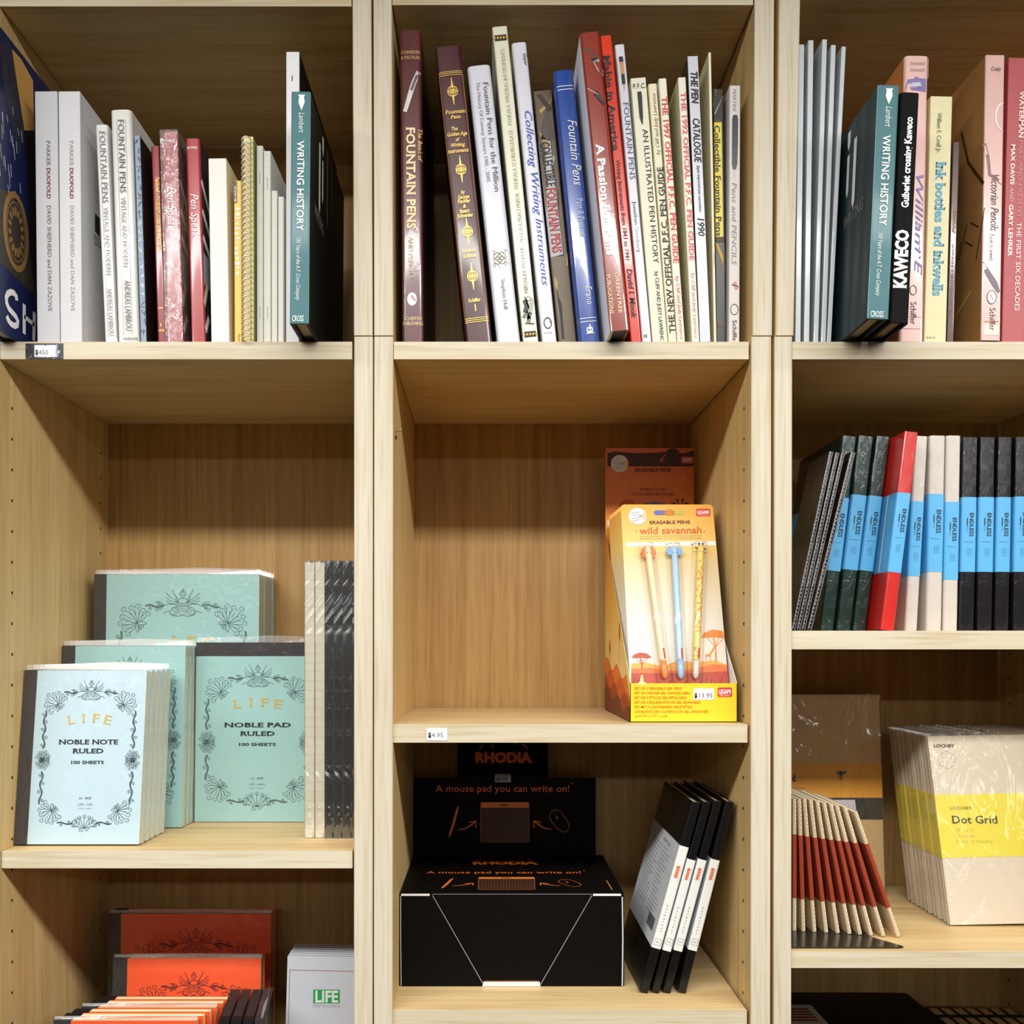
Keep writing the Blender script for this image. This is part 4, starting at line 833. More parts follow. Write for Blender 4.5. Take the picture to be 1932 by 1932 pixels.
a = Facing('front light grey pad with a green printed badge beside the left bookcase side panel', X(523, .1)+.004, .1, ZBL, .0905, .2665, .0065, 1.2, 2, 0, PIS, None, name='writing_pad', cat='writing pad', pages=P(170, 172, 176, .7))
st_ = P(150, 70, 74)
p0 = a.pl.uv(546, 1831); n = 60
a.mb.stroke(a.pl, [(p0[0]+.0018*i, p0[1]+(.0012 if i % 2 else 0)) for i in range(46)], .0006, st_); a.mb.stroke(a.pl, [(p0[0]+(.0012 if i % 2 else 0), p0[1]-.0018*i) for i in range(n*2)], .0006, st_)
PP(a.mb, a.pl, [(591, 1867), (641, 1867), (641, 1893), (591, 1893)], P(40, 150, 76), .0002); TP(a.mb, a.pl, 'LIFE', (595, 1890.5), (638, 1890.5), 20.5, P(214, 220, 220), .0004, bold=.03); TP(a.mb, a.pl, 'PISTACHIO', (591, 1900), (641, 1900), 5, P(168, 172, 180)); a.done()
a.stack(6, .0071, lambda i, n: ORD[i]+' light grey pad back in the grey stack', 'light grey pads', .0002)
# ---- middle bay: pen display
ZM = Z(1366, .004)
def swatch(name, stops, axis=2, lo=0., hi=.2):   # a colour blend along one axis: print, with painted shade on the header
    m = bpy.data.materials.new(name); m.use_nodes = True; nt = m.node_tree; N = nt.nodes; L = nt.links; bs = N['Principled BSDF']
    tc = N.new('ShaderNodeTexCoord'); sp = N.new('ShaderNodeSeparateXYZ'); mr = N.new('ShaderNodeMapRange'); r = N.new('ShaderNodeValToRGB')
    mr.inputs[1].default_value = lo; mr.inputs[2].default_value = hi
    L.new(tc.outputs['Object'], sp.inputs[0]); L.new(sp.outputs[axis], mr.inputs[0]); L.new(mr.outputs[0], r.inputs[0]); L.new(r.outputs[0], bs.inputs['Base Color'])
    while len(r.color_ramp.elements) < len(stops): r.color_ramp.elements.new(.5)
    for e, (p, c) in zip(r.color_ramp.elements, stops): e.position = p; e.color = tuple(lin(x) for x in c)+(1,)
    bs.inputs['Roughness'].default_value = .4
    return m
YB = P(248, 208, 44, .45, var=.02); OB = P(222, 130, 32); RB = P(196, 84, 30); DB = P(96, 36, 18); WC = P(240, 238, 232, .6); REDL = P(216, 44, 34)
def badge(mb, pl, x0, y0, x1, y1, k=1):
    PP(mb, pl, [(x0+2, y0), (x1-2, y0), (x1, y0+2), (x1, y1-2), (x1-2, y1), (x0+2, y1), (x0, y1-2), (x0, y0+2)], REDL, .0002*k)
    TP(mb, pl, 'LEGAMI', (x0+2.5, y0+(y1-y0)*.68), (x1-2.5, y0+(y1-y0)*.66), (y1-y0)*.46, WHITE, .00035*k, bold=.03); TP(mb, pl, 'MILANO', (x0+4, y1-1.6), (x1-4, y1-1.6), (y1-y0)*.14, WHITE, .00035*k)
def acacia(mb, pl, cx, top, wd, base, m, flip=1):   # flat topped tree, pixels
    PP(mb, pl, [(cx-wd*.5, top+wd*.28), (cx-wd*.42, top+wd*.12), (cx-wd*.1, top), (cx+wd*.25, top+wd*.05), (cx+wd*.5, top+wd*.25), (cx+wd*.3, top+wd*.3), (cx, top+wd*.27)], m, .0003)
    for dx in (-.3, -.12, .12, .3): SP(mb, pl, [(cx, top+wd*.62), (cx+dx*wd, top+wd*.27)], .0006, m, .0003)
    SP(mb, pl, [(cx+1*flip, base), (cx, top+wd*.6), (cx-.05*wd, top+wd*.27)], [.0022, .0014, .0007], m, .0003)
def giraffe(mb, pl, x, y, s, m):
    PP(mb, pl, [(x, y-s*.42), (x+s*.3, y-s*.5), (x+s*.62, y-s), (x+s*.75, y-s*.95), (x+s*.66, y-s*.86), (x+s*.42, y-s*.42), (x+s*.4, y-s*.3), (x+s*.06, y-s*.28)], m, .0003)
    for k in (.04, .12, .32, .39): SP(mb, pl, [(x+s*k, y-s*.3), (x+s*k+.3, y)], .0005, m, .0003)
def display():
    y0 = .024; x0 = X(1189, y0); W = .1106; d = .2; M = Matrix.Translation((x0, y0, ZM+.0004)); e = .0006
    r = empty('display_box', M, 'yellow and orange cardboard counter box of carded animal pens', 'display box')
    fr = Plane(M, (0, 0, 0), (1, 0, 0), (0, 0, 1)); lf = Plane(M, (0, 0, 0), (0, -1, 0), (0, 0, 1))
    hf = .04; hb = .2215
    side = swatch('side_print', [(0, (240, 216, 150)), (.45, (238, 190, 84)), (1, (226, 120, 30))], 2, .05, .22)
    mb = MB(); mb.box(0, W, 0, e, 0, hf, YB); mb.box(0, W, 0, d, 0, e, WC)
    for xx, m in ((0, side), (W-e, WC)):
        mb.hexa([(xx, 0, 0), (xx+e, 0, 0), (xx+e, d, 0), (xx, d, 0), (xx, 0, hf), (xx+e, 0, hf), (xx+e, d, hb), (xx, d, hb)], m)
    q = lambda pts, m, o: mb.poly(lf, pts, m, o)
    wav = lambda z, am, n, ph: [(-d+d*i/n, z-(z-.03)*0+am*math.sin(ph+i*1.1)-.0*i) for i in range(n+1)]
    for z, m, o in ((.062, P(226, 122, 40), .0002), (.05, P(204, 88, 34), .0003), (.038, P(158, 62, 30), .0004), (.028, P(104, 40, 24), .0005)):
        top = [(a, min(b, hf+(hb-hf)*(-a/d)-.001)) for a, b in wav(z, .006, 14, z*200)]
        top = [(a, b-.018*(1+a/d)) for a, b in top]
        q([(-d, 0.0006)]+top+[(0, .0006)], m, o)
    for cx, z, s in ((-.075, .088, .02), (-.155, .072, .016)):
        q([(cx, z+s), (cx-.005, z+.004), (cx, z-.004), (cx+.005, z+.004)], P(206, 110, 30), .0006); mb.stroke(lf, [(cx, z), (cx, z-.03)], .0012, P(206, 110, 30), .0006)
    for i, tx in enumerate(('SET OF 3 ERASABLE GEL PENS', 'SET DI 3 PENNE GEL CANCELLABILI', 'SET DE 3 STYLOS GEL EFFA\u00c7ABLE', 'SET DE 3 BOL\u00cdGRAFOS DE GEL BORRABLE', 'SET MIT 3 L\u00d6SCHBAREN GELSTIFTEN', 'CONJUNTO DE 3 CANETAS DE GEL APAG\u00c1VEIS')):
        TP(mb, fr, tx, (1197, 1301+8.75*i), ((1286, 1302, 1295, 1321, 1306, 1336)[i], 1301+8.75*i), 4.6, P(196, 122, 20), bold=.01)
    ar = '\ufec3\ufed8\ufee2 \ufee3\ufee6 3 \ufe83\ufed7\ufefc\ufee1 \ufe9f\ufede \ufed7\ufe8e\ufe91\ufee0\ufe94 \ufedf\ufee0\ufee4\ufeb4\ufea2'[::-1]
    TP(mb, fr, ar, (1198, 1352), (1259, 1352), 4, P(196, 122, 20)); badge(mb, fr, 1354, 1297, 1381, 1315)
    PP(mb, fr, [(1208, 1286), (1208, 1282), (1209.5, 1274), (1212.5, 1273), (1214, 1282), (1214, 1286), (1220, 1289), (1220, 1292), (1203, 1292), (1203, 1289)], P(246, 226, 150), .0003)
    mb.build('tray', r)
    hd = MB(); hm = swatch('header_orange_shaded', [(0, (240, 170, 60)), (.5, (234, 136, 34)), (1, (222, 104, 22))], 2, .18, .327)  # darker top of the header is shadow put into the orange
    hh = .327; hd.box(.0, W, d-.003, d-.0022, e, hh, hm); bk = Plane(M, (0, d-.003, 0), (1, 0, 0), (0, 0, 1)); bk.lim = (.0002, W-.0002, .0002, hh-.0002)
    PP(hd, bk, [(1146, 855), (1160, 852), (1200, 855), (1240, 854), (1268, 852), (1290, 856), (1316, 850), (1316, 880), (1146, 880)], P(70, 30, 16), .0002)
    acacia(hd, bk, 1270, 846, 26, 876, P(60, 26, 14)); giraffe(hd, bk, 1244, 873, 16, P(222, 120, 34)); badge(hd, bk, 1285, 861, 1308, 875, 2)
    def sticker(mb, pl, cx, cy, rr):
        c = pl.uv(cx, cy); q = abs(pl.uv(cx+rr, cy)[0]-c[0]); mb.disc(pl, c[0], c[1], q, P(226, 226, 226), .0004, 24)
        for k in (-.5, -.2, .15, .45): mb.stroke(pl, [(c[0]-q*.7, c[1]+q*k-q*.12), (c[0]+q*.2, c[1]+q*k+q*.06)], .0004, P(110, 120, 140), .0006)
        mb.poly(pl, [(c[0]+q*.15, c[1]), (c[0]+q*.85, c[1]+q*.5), (c[0]+q*.98, c[1]), (c[0]+q*.75, c[1]-q*.55)], P(240, 196, 160), .0006); mb.disc(pl, c[0]+q*.28, c[1], q*.12, P(110, 140, 190), .0008, 8)
    sticker(hd, bk, 1169, 875, 16.5)
    TP(hd, bk, 'ERASABLE PENS', (1198, 890), (1266, 890), 6.5, DB, bold=.03); TP(hd, bk, 'wild savannah', (1171, 916), (1297, 914), 16, P(246, 152, 40), shear=.12, bold=.015)
    TP(hd, bk, 'ERASABLE GEL PENS', (1208, 925), (1257, 925), 4, DB); TP(hd, bk, 'STYLOS \u00c0 ENCRE GEL EFFA\u00c7ABLE', (1192, 935), (1273, 935), 4.5, DB); SP(hd, bk, [(1193, 929), (1272, 929)], .0003, P(170, 80, 20))
    c = bk.uv(1184, 958); hd.disc(bk, c[0], c[1], .0105, P(214, 92, 30), .0003)
    for dx in (-14, 0, 14): c = bk.uv(1234+dx, 958); hd.disc(bk, c[0], c[1], .008 if dx == 0 else .0062, P(86, 112, 196), .0003)
    c = bk.uv(1284, 962); hd.disc(bk, c[0], c[1], .0075, P(232, 190, 60), .0003)
    for dx, dy in ((-6, -18), (4, -18)): c = bk.uv(1284+dx, 962+dy); hd.disc(bk, c[0], c[1], .0016, DB, .0004, 10); SP(hd, bk, [(1284+dx, 962+dy), (1284+dx*.6, 953)], .0012, DB, .0004)
    for dx in (-13, 11): c = bk.uv(1284+dx, 951); hd.disc(bk, c[0], c[1], .0036, DB, .0004, 12, .002)
    PP(hd, bk, [(1146, 982), (1316, 982), (1316, 992), (1146, 992)], P(232, 230, 226), .0003)
    hd.build('header_card', r)
    tg = MB(); PP(tg, fr, [(1308, 1299), (1347, 1299), (1347, 1320), (1308, 1320)], P(240, 238, 242), .0004); TP(tg, fr, '$13.95', (1310, 1316), (1344, 1316), 8, P(90, 92, 100), .0006); TP(tg, fr, '$', (1310, 1316), (1315, 1316), 8, INK, .0007, bold=.05); tg.build('price_sticker', r)
    # carded pens, leaning back in the tray
    cb = 18.6; yc = .012; hc = .2515; Wc = .1045; t = .0007
    Mc = M @ Matrix.Translation(((W-Wc)/2+.0006, yc, e+.0006)) @ Matrix.Rotation(-math.radians(cb), 4, 'X')
    cr = empty('pen_card', Mc, 'front yellow blister card with lion, elephant and giraffe pens', 'pen card', 'carded pen sets')
    pl = Plane(Mc, (0, 0, 0), (1, 0, 0), (0, 0, 1)); pl.lim = (.0002, Wc-.0002, .0002, hc-.0002); cm = swatch('card_print', [(0, (226, 218, 206)), (.45, (224, 214, 196)), (.7, (222, 200, 150)), (.8, (238, 202, 110)), (1, (240, 172, 56))], 2, 0., hc)
    c = MB(); k = .004
    out = [(0, 0), (Wc, 0), (Wc, hc-k), (Wc-k*.3, hc-k*.3), (Wc-k, hc), (k, hc), (k*.3, hc-k*.3), (0, hc-k)]
    n = len(out); vs = [(a, 0, b) for a, b in out]+[(a, t, b) for a, b in out]
    c.add(vs, [tuple(range(n)), tuple(range(2*n-1, n-1, -1))]+[(i, n+i, n+(i+1) % n, (i+1) % n) for i in range(n)], cm)
    sticker(c, pl, 1203, 974, 17)
    PP(c, pl, [(1236, 963), (1288, 963), (1291, 967), (1288, 972), (1236, 972), (1233, 967)], P(170, 120, 60), .0002); PP(c, pl, [(1236, 963), (1252, 963), (1250, 972), (1236, 972), (1233, 967)], P(106, 104, 190), .0003); PP(c, pl, [(1272, 963), (1288, 963), (1291, 967), (1288, 972), (1272, 972)], P(196, 180, 80), .0003); cc = pl.uv(1263, 967); c.disc(pl, cc[0], cc[1], .0042, P(206, 130, 40), .0004)
    badge(c, pl, 1313, 960, 1340, 974)
    TP(c, pl, 'ERASABLE PENS', (1226, 989), (1302, 988), 6.5, P(110, 34, 20), bold=.025); TP(c, pl, 'wild savannah', (1207, 1008), (1324, 1006), 14, P(212, 96, 24), shear=.1, bold=.015)
    for x in (1201, 1329): cc = pl.uv(x, 1003); c.disc(pl, cc[0], cc[1], .0009, P(206, 96, 24), .0003, 8)
    SP(c, pl, [(1207, 1012), (1324, 1011)], .0006, P(214, 130, 40)); TP(c, pl, 'ERASABLE GEL PENS \u00b7 STYLOS \u00c0 ENCRE GEL EFFA\u00c7ABLE', (1207, 1018), (1325, 1017), 3.2, P(190, 150, 90))
    PP(c, pl, [(1181, 1024), (1350, 1021), (1351, 1029), (1181.5, 1031)], WHITE, .0002)
    for x in (1258, 1305): cc = pl.uv(x, 1027); c.disc(pl, cc[0], cc[1], .0008, INK, .0004, 8); SP(c, pl, [(x+4, 1026), (x+22, 1026)], .0003, GREY, .0004)
    for pts, m, o in (([(1191, 1252), (1220, 1250), (1250, 1258), (1280, 1246), (1310, 1250), (1345, 1246), (1374, 1254), (1375, 1292), (1191, 1292)], P(232, 162, 60), .0002), ([(1191, 1262), (1225, 1260), (1265, 1266), (1310, 1262), (1345, 1253), (1375, 1256), (1375, 1292), (1191, 1292)], P(222, 108, 44), .0003), ([(1191, 1270), (1300, 1270), (1375, 1267), (1376, 1292), (1191, 1292)], P(176, 58, 30), .0004)): PP(c, pl, pts, m, o)
    acacia(c, pl, 1211, 1231, 38, 1272, P(176, 74, 34)); acacia(c, pl, 1350, 1188, 54, 1250, P(222, 130, 36)); giraffe(c, pl, 1330, 1247, 28, P(222, 140, 50))
    for x in (1195, 1202, 1330, 1340, 1358): SP(c, pl, [(x, 1290), (x+4, 1280)], .0008, P(90, 30, 20), .0005)
    PP(c, pl, [(1199, 1188), (1207, 1198), (1222, 1205), (1208, 1202)], P(240, 232, 190), .0003)
    c.build('backing_card', cr)
    GLS = film('blister', .02, .04, .95, .1, .05)
    def pen(kind, p0, p1, body, tip, grip):
        A = pl.uv(*p0); B = pl.uv(*p1); o = .0062; V = lambda f: pl.pt(A[0]+(B[0]-A[0])*f, A[1]+(B[1]-A[1])*f, o)
        mb = MB(); rr = .0037
        mb.tube([V(0), V(.01), V(.02), V(.84), V(.86)], [rr*.6, rr*.95, rr, rr, rr*.9], body, 14); mb.tube([V(.86), V(.9), V(.95), V(.975), V(.985)], [rr*.95, rr*.95, rr*.9, rr*.6, rr*.2], tip, 12)
        L = ((B[0]-A[0])**2+(B[1]-A[1])**2)**.5; ex, ez = (B[0]-A[0])/L, (B[1]-A[1])/L
        P2 = lambda f, sd, off: pl.pt(A[0]+ex*L*f-ez*sd, A[1]+ez*L*f+ex*sd, off)
        if kind == 'lion':
            vs = []; k = 22; ctr = P2(.045, 0, o-.001)
            for lay in (0, 1):
                for i in range(k):
                    a = 2*math.pi*i/k; R = .0078*(1+.08*(i % 2)); vs.append(P2(.045+R*math.sin(a)/L, R*math.cos(a), o-.0015+.0022*lay))
            mb.add(vs, [tuple(range(k)), tuple(range(k, 2*k))[::-1]]+[(i, (i+1) % k, k+(i+1) % k, k+i) for i in range(k)], P(222, 106, 38))
        if kind == 'elephant':
            for g in (1, -1):
                pts = [P2(.035+.028*math.sin(a)*1.2, g*(.0056+.0034*math.cos(a)), o-.0008) for a in [2*math.pi*i/12 for i in range(12)]]; p2 = [p+pl.n*.0018 for p in pts]
                mb.add(pts+p2, [tuple(range(12)), tuple(range(12, 24))]+[(i, (i+1) % 12, 12+(i+1) % 12, 12+i) for i in range(12)], P(126, 178, 224))
        if kind == 'giraffe':
            for g in (1, -1):
                mb.tube([P2(.005, g*.0018, o), P2(-.022, g*.0022, o)], [.0006, .001], P(110, 80, 40), 6); mb.tube([P2(.025, g*.0035, o), P2(.02, g*.0068, o)], [.0012, .0006], P(110, 84, 60), 6)
            random.seed(11)
            for i in range(70):
                f = random.uniform(.12, .84); a = random.uniform(-1.2, 1.2); q = [P2(f+.009*math.sin(t_)+random.uniform(-.002, .002), (rr+.0001)*math.sin(a+.32*math.cos(t_)), o+(rr+.0001)*math.cos(a+.32*math.cos(t_))) for t_ in [2*math.pi*j/6 for j in range(6)]]
                mb.add(q, [tuple(range(6))], P(222, 154, 76))
        for g in (1, -1):
            a = g*.45; q = [P2(.055+.004*math.sin(t_), (rr+.0002)*math.sin(a+.12*math.cos(t_)), o+(rr+.0002)*math.cos(a+.12*math.cos(t_))) for t_ in [2*math.pi*j/8 for j in range(8)]]; mb.add(q, [tuple(range(8))], INK)
        q = [P2(f, (rr+.0002)*math.sin(a), o+(rr+.0002)*math.cos(a)) for f, a in ((.77, .2), (.77, .75), (.845, .75), (.845, .2))]; mb.add(q, [(0, 1, 2, 3)], REDL)
        mb.build(kind+'_pen', cr)
        bl = MB(); k = 9
        prof = [(.0085*math.cos(math.pi*i/(k-1)), .0006+.0118*math.sin(math.pi*i/(k-1))) for i in range(k)]
        fs = [-.04, -.02, .5, .99, 1.0]; sc = [.3, 1, 1, 1, .4]
        vs = [P2(f, a*s_ if 1 else 0, b*s_+.0002) for f, s_ in zip(fs, sc) for a, b in prof]
        bl.add(vs, [(i*k+j, i*k+j+1, (i+1)*k+j+1, (i+1)*k+j) for i in range(len(fs)-1) for j in range(k-1)], GLS, True)
        bl.build('blister', cr)
    pen('lion', (1220, 1036), (1254, 1288), P(240, 222, 178, .35), P(230, 140, 60, .3), None)
    pen('elephant', (1270, 1036), (1283, 1288), P(176, 208, 238, .35), P(150, 190, 228, .3), None)
    pen('giraffe', (1320, 1034), (1310, 1288), P(242, 218, 120, .35), P(214, 206, 196, .3), None)
    for i in range(1, 9):
        Mi = Matrix.Translation((-.0003*i, .0102*i, 0)) @ Mc
        dup(cr, Mi, ORD[i]+' yellow blister card back in the pen display box' if i < 8 else 'rearmost yellow blister card in the pen display box', 'carded pen sets', skip=('lion_pen', 'elephant_pen', 'giraffe_pen', 'blister'))
display()
# ---- middle bay: black mouse pad box and planners
ZR = Z(1905, .004)
KB = P(9, 6, 5, .6, var=.1, spec=.1); OG = P(238, 118, 36); OGD = P(120, 66, 30, var=.3, vs=600)
def mousebox():
    y0 = .066; x0 = -.0955; W = .2425; d = .182; H = .1007; M = Matrix.Translation((x0, y0, ZR+.0004)); r = empty('display_box', M, 'black counter box of mouse pads with orange printing', 'display box')
    fr = Plane(M, (0, 0, 0), (1, 0, 0), (0, 0, 1)); tp = Plane(M, (0, 0, H), (1, 0, 0), (0, 1, 0)); hb = Plane(M, (0, d-.004, 0), (1, 0, 0), (0, 0, 1))
    b = MB(); b.box(0, W, 0, d, 0, H, KB, .0012); wt = P(196, 192, 188); ed = P(150, 146, 150, .6)
    for pts, wd in (([(816, 1689), (912, 1857)], .0007), ([(1117, 1689), (1020, 1857)], .0007), ([(816, 1687), (1117, 1687)], .0004)): SP(b, fr, pts, wd, ed, .0003)
    PP(b, fr, [(912, 1852), (1018, 1852), (1020, 1861), (910, 1861)], P(226, 220, 214), .0003); SP(b, fr, [(914, 1850.5), (1016, 1850.5)], .0006, P(150, 100, 70), .0004)
    SP(b, fr, [(756, 1690), (756, 1770), (757, 1860)], .0008, wt, .0004); SP(b, fr, [(1174, 1692), (1175, 1770), (1174, 1860)], .0014, wt, .0004)
    for q in ((757, 810), (1119, 1171)): PP(b, fr, [(q[0], 1686), (q[1], 1686), (q[1]+1, 1690), (q[0], 1690)], P(236, 232, 226), .0005)
    def art(mb, pl, X_, Y_):   # same picture on header and top, given a mapping from header pixels
        t = lambda pts: [pl.uv(X_(a, c_), Y_(c_)) for a, c_ in pts]
        def tx(body, p, q, cap, **k):
            A, B = t([p])[0], t([q])[0]; C = t([(p[0], p[1]-cap)])[0]
            mb.text(pl, body, A, B, math.hypot(C[0]-A[0], C[1]-A[1]), OG, .0003, **k)
        tx('RHODIA', (897, 1438), (1004, 1438), 17.5, bold=.06); tx('A mouse pad you can write on!', (822, 1494), (1074, 1494), 13)
        c_ = t([(1079, 1478)])[0]; mb.disc(pl, c_[0], c_[1], .001, OG, .0003, 8)
        for g in ((904, 1414, 912, 1405), (928, 1412, 930, 1404), (970, 1405, 976, 1399), (986, 1403, 996, 1413)): mb.stroke(pl, t([(g[0], g[1]), (g[2], g[3])]), .0012, OG, .0003)
        mb.poly(pl, t([(907, 1515), (909, 1513.5), (996, 1513.5), (998, 1515), (998, 1524), (907, 1524)]), P(226, 126, 52), .0003)
        mb.poly(pl, t([(907, 1524), (998, 1524), (998.5, 1586), (996, 1588.5), (909, 1588.5), (906.5, 1586)]), P(40, 27, 20), .0002)
        for i in range(19): mb.stroke(pl, t([(909+4.8*i, 1525), (909+4.8*i, 1587)]), .0004, OGD, .0003)
        for i in range(13): mb.stroke(pl, t([(908, 1527+4.9*i), (997.5, 1527+4.9*i)]), .0004, OGD, .0003)
        mb.stroke(pl, t([(907, 1516), (906.5, 1587), (910, 1588.5), (995, 1588.5), (998.5, 1586), (998, 1516)]), .0006, P(170, 90, 40), .0004)
        A, B = t([(944, 1521), (960, 1521)]); mb.text(pl, 'RHODIA', A, B, .0026, INK, .0005, bold=.04)
        mb.stroke(pl, t([(865, 1521), (862, 1530), (855, 1556), (849, 1574), (847.5, 1580)]), [.0012, .003, .0032, .0026, .0006], P(226, 122, 46), .0003)
        for g in ([(864, 1566), (878, 1563), (890, 1556), (897, 1549)], [(1040, 1565), (1026, 1562), (1016, 1556), (1008, 1549)]): mb.stroke(pl, t(g), [.0008, .0014, .0018, .002], OG, .0003)
        mb.stroke(pl, t([(885, 1552), (898, 1548.5), (898, 1562)]), .0014, OG, .0003); mb.stroke(pl, t([(1021, 1552), (1007, 1548), (1008, 1562)]), .0014, OG, .0003)
        mo = [(1036, 1541), (1040, 1530), (1048, 1527), (1058, 1531), (1070, 1548), (1074, 1558), (1071, 1567), (1062, 1570), (1052, 1564), (1040, 1549)]
        mb.stroke(pl, t(mo), .0007, P(196, 104, 44), .0003, True); mb.stroke(pl, t([(1044, 1530), (1053, 1544)]), .0005, P(140, 76, 36), .0003); mb.stroke(pl, t([(1049, 1541), (1052, 1546)]), .0012, OG, .0003)
    def ty(c_): return 1631+(c_-1438)*.31 if c_ < 1500 else 1649+(c_-1494)*.32
    def txx(a, c_): k = 1.12+.0002*(ty(c_)-1630); return 954+(a-951)*k*1.03
    art(b, tp, txx, ty); SP(b, tp, [(868, 1617), (985, 1616), (1048, 1619)], .0006, P(70, 60, 60), .0003); SP(b, tp, [(1144, 1661), (1155, 1679)], .0014, P(170, 116, 40), .0003)
    b.build('carton', r)
    h = MB(); z2 = Z(1468, y0+d-.004)-ZR; z3 = Z(1401, .004)-ZR-.006; x1, x2 = .001, hb.uv(1124, 1500)[0]; t1, t2 = hb.uv(863, 1450)[0], hb.uv(1034, 1450)[0]
    h.box(x1, x2, d-.004, d-.0028, H, z2, KB); h.box(t1, t2, d-.004, d-.0028, z2, z3, KB); art(h, hb, lambda a, c_: a, lambda c_: c_); h.build('header_card', r)
    p = MB(); PP(p, hb, [(934, 1460), (964, 1460), (964, 1476), (934, 1476)], P(150, 152, 150), .0004); TP(p, hb, '$9.95', (936, 1473), (957, 1473), 6, INK, .0006, bold=.02); p.build('price_sticker', r)
mousebox()
PLB = P(12, 10, 10, .4, coat=.35, wr=.4, spec=.3); PAP = P(226, 226, 220, .6); PAG = P(196, 200, 204, .6)
labs = ('leftmost black planner with printed back band showing', 'black planner second from the mouse pad box', 'black planner third from the mouse pad box', 'rightmost black planner leaning on the side panel')
for i, (tl, tr, bl_, br_, yt, ya, yb_) in enumerate(((1305, 1323.5, 1205, 1223, 1514, 1597, 1789), (1326.5, 1342.5, 1228, 1244, 1514, 1622, 1794), (1347, 1363.5, 1249, 1265.5, 1512, 1622, 1794), (1368.5, 1387, 1277, 1294.5, 1513, 1622, 1793))):
    b = Book(labs[i], tl, tr, yt, bl_, br_, 1875, PLB, y0=.046, d=.148, t=.0012, r=.0016, zs=ZR+.0003, pages=P(222, 206, 180, .8), inset=.0012, name='planner', cat='planner', group='black planners')
    q = MB(); z1, z0 = b.v(ya), b.v(yb_); b.shell(q, z0, z1, .0004, PAG, PAP, PAG, .0003)
    wpx = tr-tl; g = P(150, 150, 150)
    def tt(body, y_a, y_b, f, c, m, **k): TP(q, b.pl, body, (b.fx(y_a, f), y_a), (b.fx(y_b, f), y_b), c*wpx, m, .0007, **k)
    off = (-4, 0, 0, 0)[i]
    tt('RHODIA', 1637+off, 1660+off, .3, .3, P(226, 100, 40), bold=.06); tt('perpetual', 1711+off, 1760+off, .38, .2, g, space=1.8)
    tr_ = b.fx(1648+off, .62); SP(q, b.pl, [(tr_, 1638+off), (tr_+5, 1643+off), (tr_-1, 1650+off), (tr_+4, 1655+off), (tr_-2, 1661+off)], .0003, P(226, 140, 90), .0006)
    c_ = b.pl.uv(b.fx(1777, .5), 1777); s_ = .0033; q.stroke(b.pl, [(c_[0]-s_, c_[1]-s_), (c_[0]+s_, c_[1]-s_), (c_[0]+s_, c_[1]+s_), (c_[0]-s_, c_[1]+s_)], .0003, INK, .0006, True); q.text(b.pl, 'WKLY', (c_[0]-.002, c_[1]-.0008), (c_[0]+.002, c_[1]-.0008), .0016, GREY, .0006)
    if i == 0:
        L = Plane(b.M, (-b.W/2-.0004, 0, 0), (0, -1, 0), (0, 0, 1)); random.seed(2)
        for k in range(17):
            zz = z1-.016-.0044*k; x_ = -.13+random.uniform(0, .004); q.stroke(L, [(x_, zz), (x_+random.uniform(.03, .055), zz)], .0009, P(140, 146, 150), .0002); q.stroke(L, [(x_+.06, zz), (x_+.06+random.uniform(.02, .05), zz)], .0009, P(140, 146, 150), .0002)
        q.text(L, 'PERPETUAL', (-.075, z1-.01), (-.035, z1-.01), .003, GREY, .0002)
        for k in range(14): q.rect(L, -.048+.0024*k, z0+.012, -.048+.0024*k+(.0016 if k % 3 else .0009), z0+.026, INK, .0002)
    b.extra.append(('paper_band', q)); b.done()
# ------------------------------------------------------------------ right bay: banded notebooks
ZE = Z(1190, .004)+.0003
BAND = P(92, 176, 226, .4, coat=.3, var=.04)
DG = P(16, 44, 36, .3, coat=.8, wr=.7); RE = P(200, 40, 34, .3, coat=.8, wr=.5); GRY = P(202, 194, 184, .4, coat=.5, wr=.8, var=.1); BLE = P(22, 20, 24, .25, coat=.9, wr=.6); RIB = P(26, 24, 26, .2, coat=1., wr=1.)
def endless(lab, tl, tr, yt, bl_, br_, yb, mat, ya, yb_, y0=.068, side=None):
    b = Book(lab, tl, tr, yt, bl_, br_, yb, mat, y0=y0, d=.135, t=.0014, r=.0026, bulge=.001, zs=ZE, pages=P(232, 224, 200, .8), inset=.0018, name='notebook', cat='notebook', group='blue banded notebooks', matL=side, matR=side)
    q = MB(); z1, z0 = b.v(ya), b.v(yb_); b.shell(q, z0, z1, .0003, BAND, BAND, BAND, .0002)
    w = tr-tl
    def tt(body, y_a, y_b, f, c, m, **k): TP(q, b.pl, body, (b.fx(y_a, f), y_a), (b.fx(y_b, f), y_b), c*w, m, .0006, **k)
    ink = P(24, 34, 44); o = ya-934
    tt('ENDLESS', 964+o, 1008+o, .5, .26, ink, bold=.01)
    SP(q, b.pl, [(b.fx(973+o, .34), 973+o), (b.fx(988+o, .34), 988+o)], .0009, ink, .0006)
    for k in range(3): c_ = b.pl.uv(b.fx(991+3*k+o, .34), 991+3*k+o); q.disc(b.pl, c_[0], c_[1], .0004, ink, .0006, 8)
    SP(q, b.pl, [(b.fx(1018+o, .15), 1018+o), (b.fx(1019+o, .75), 1019+o)], .0003, P(70, 120, 160), .0006)
    for k in range(3): tt('Notebook', 1031+o, 1046+o, .38+.12*k, .06, P(60, 120, 160))
    if lab.startswith('red'): q.rect(b.L, -.022, z0, -.019, z1, P(226, 226, 224), .0006); 
    b.extra.append(('paper_band', q)); b.done()
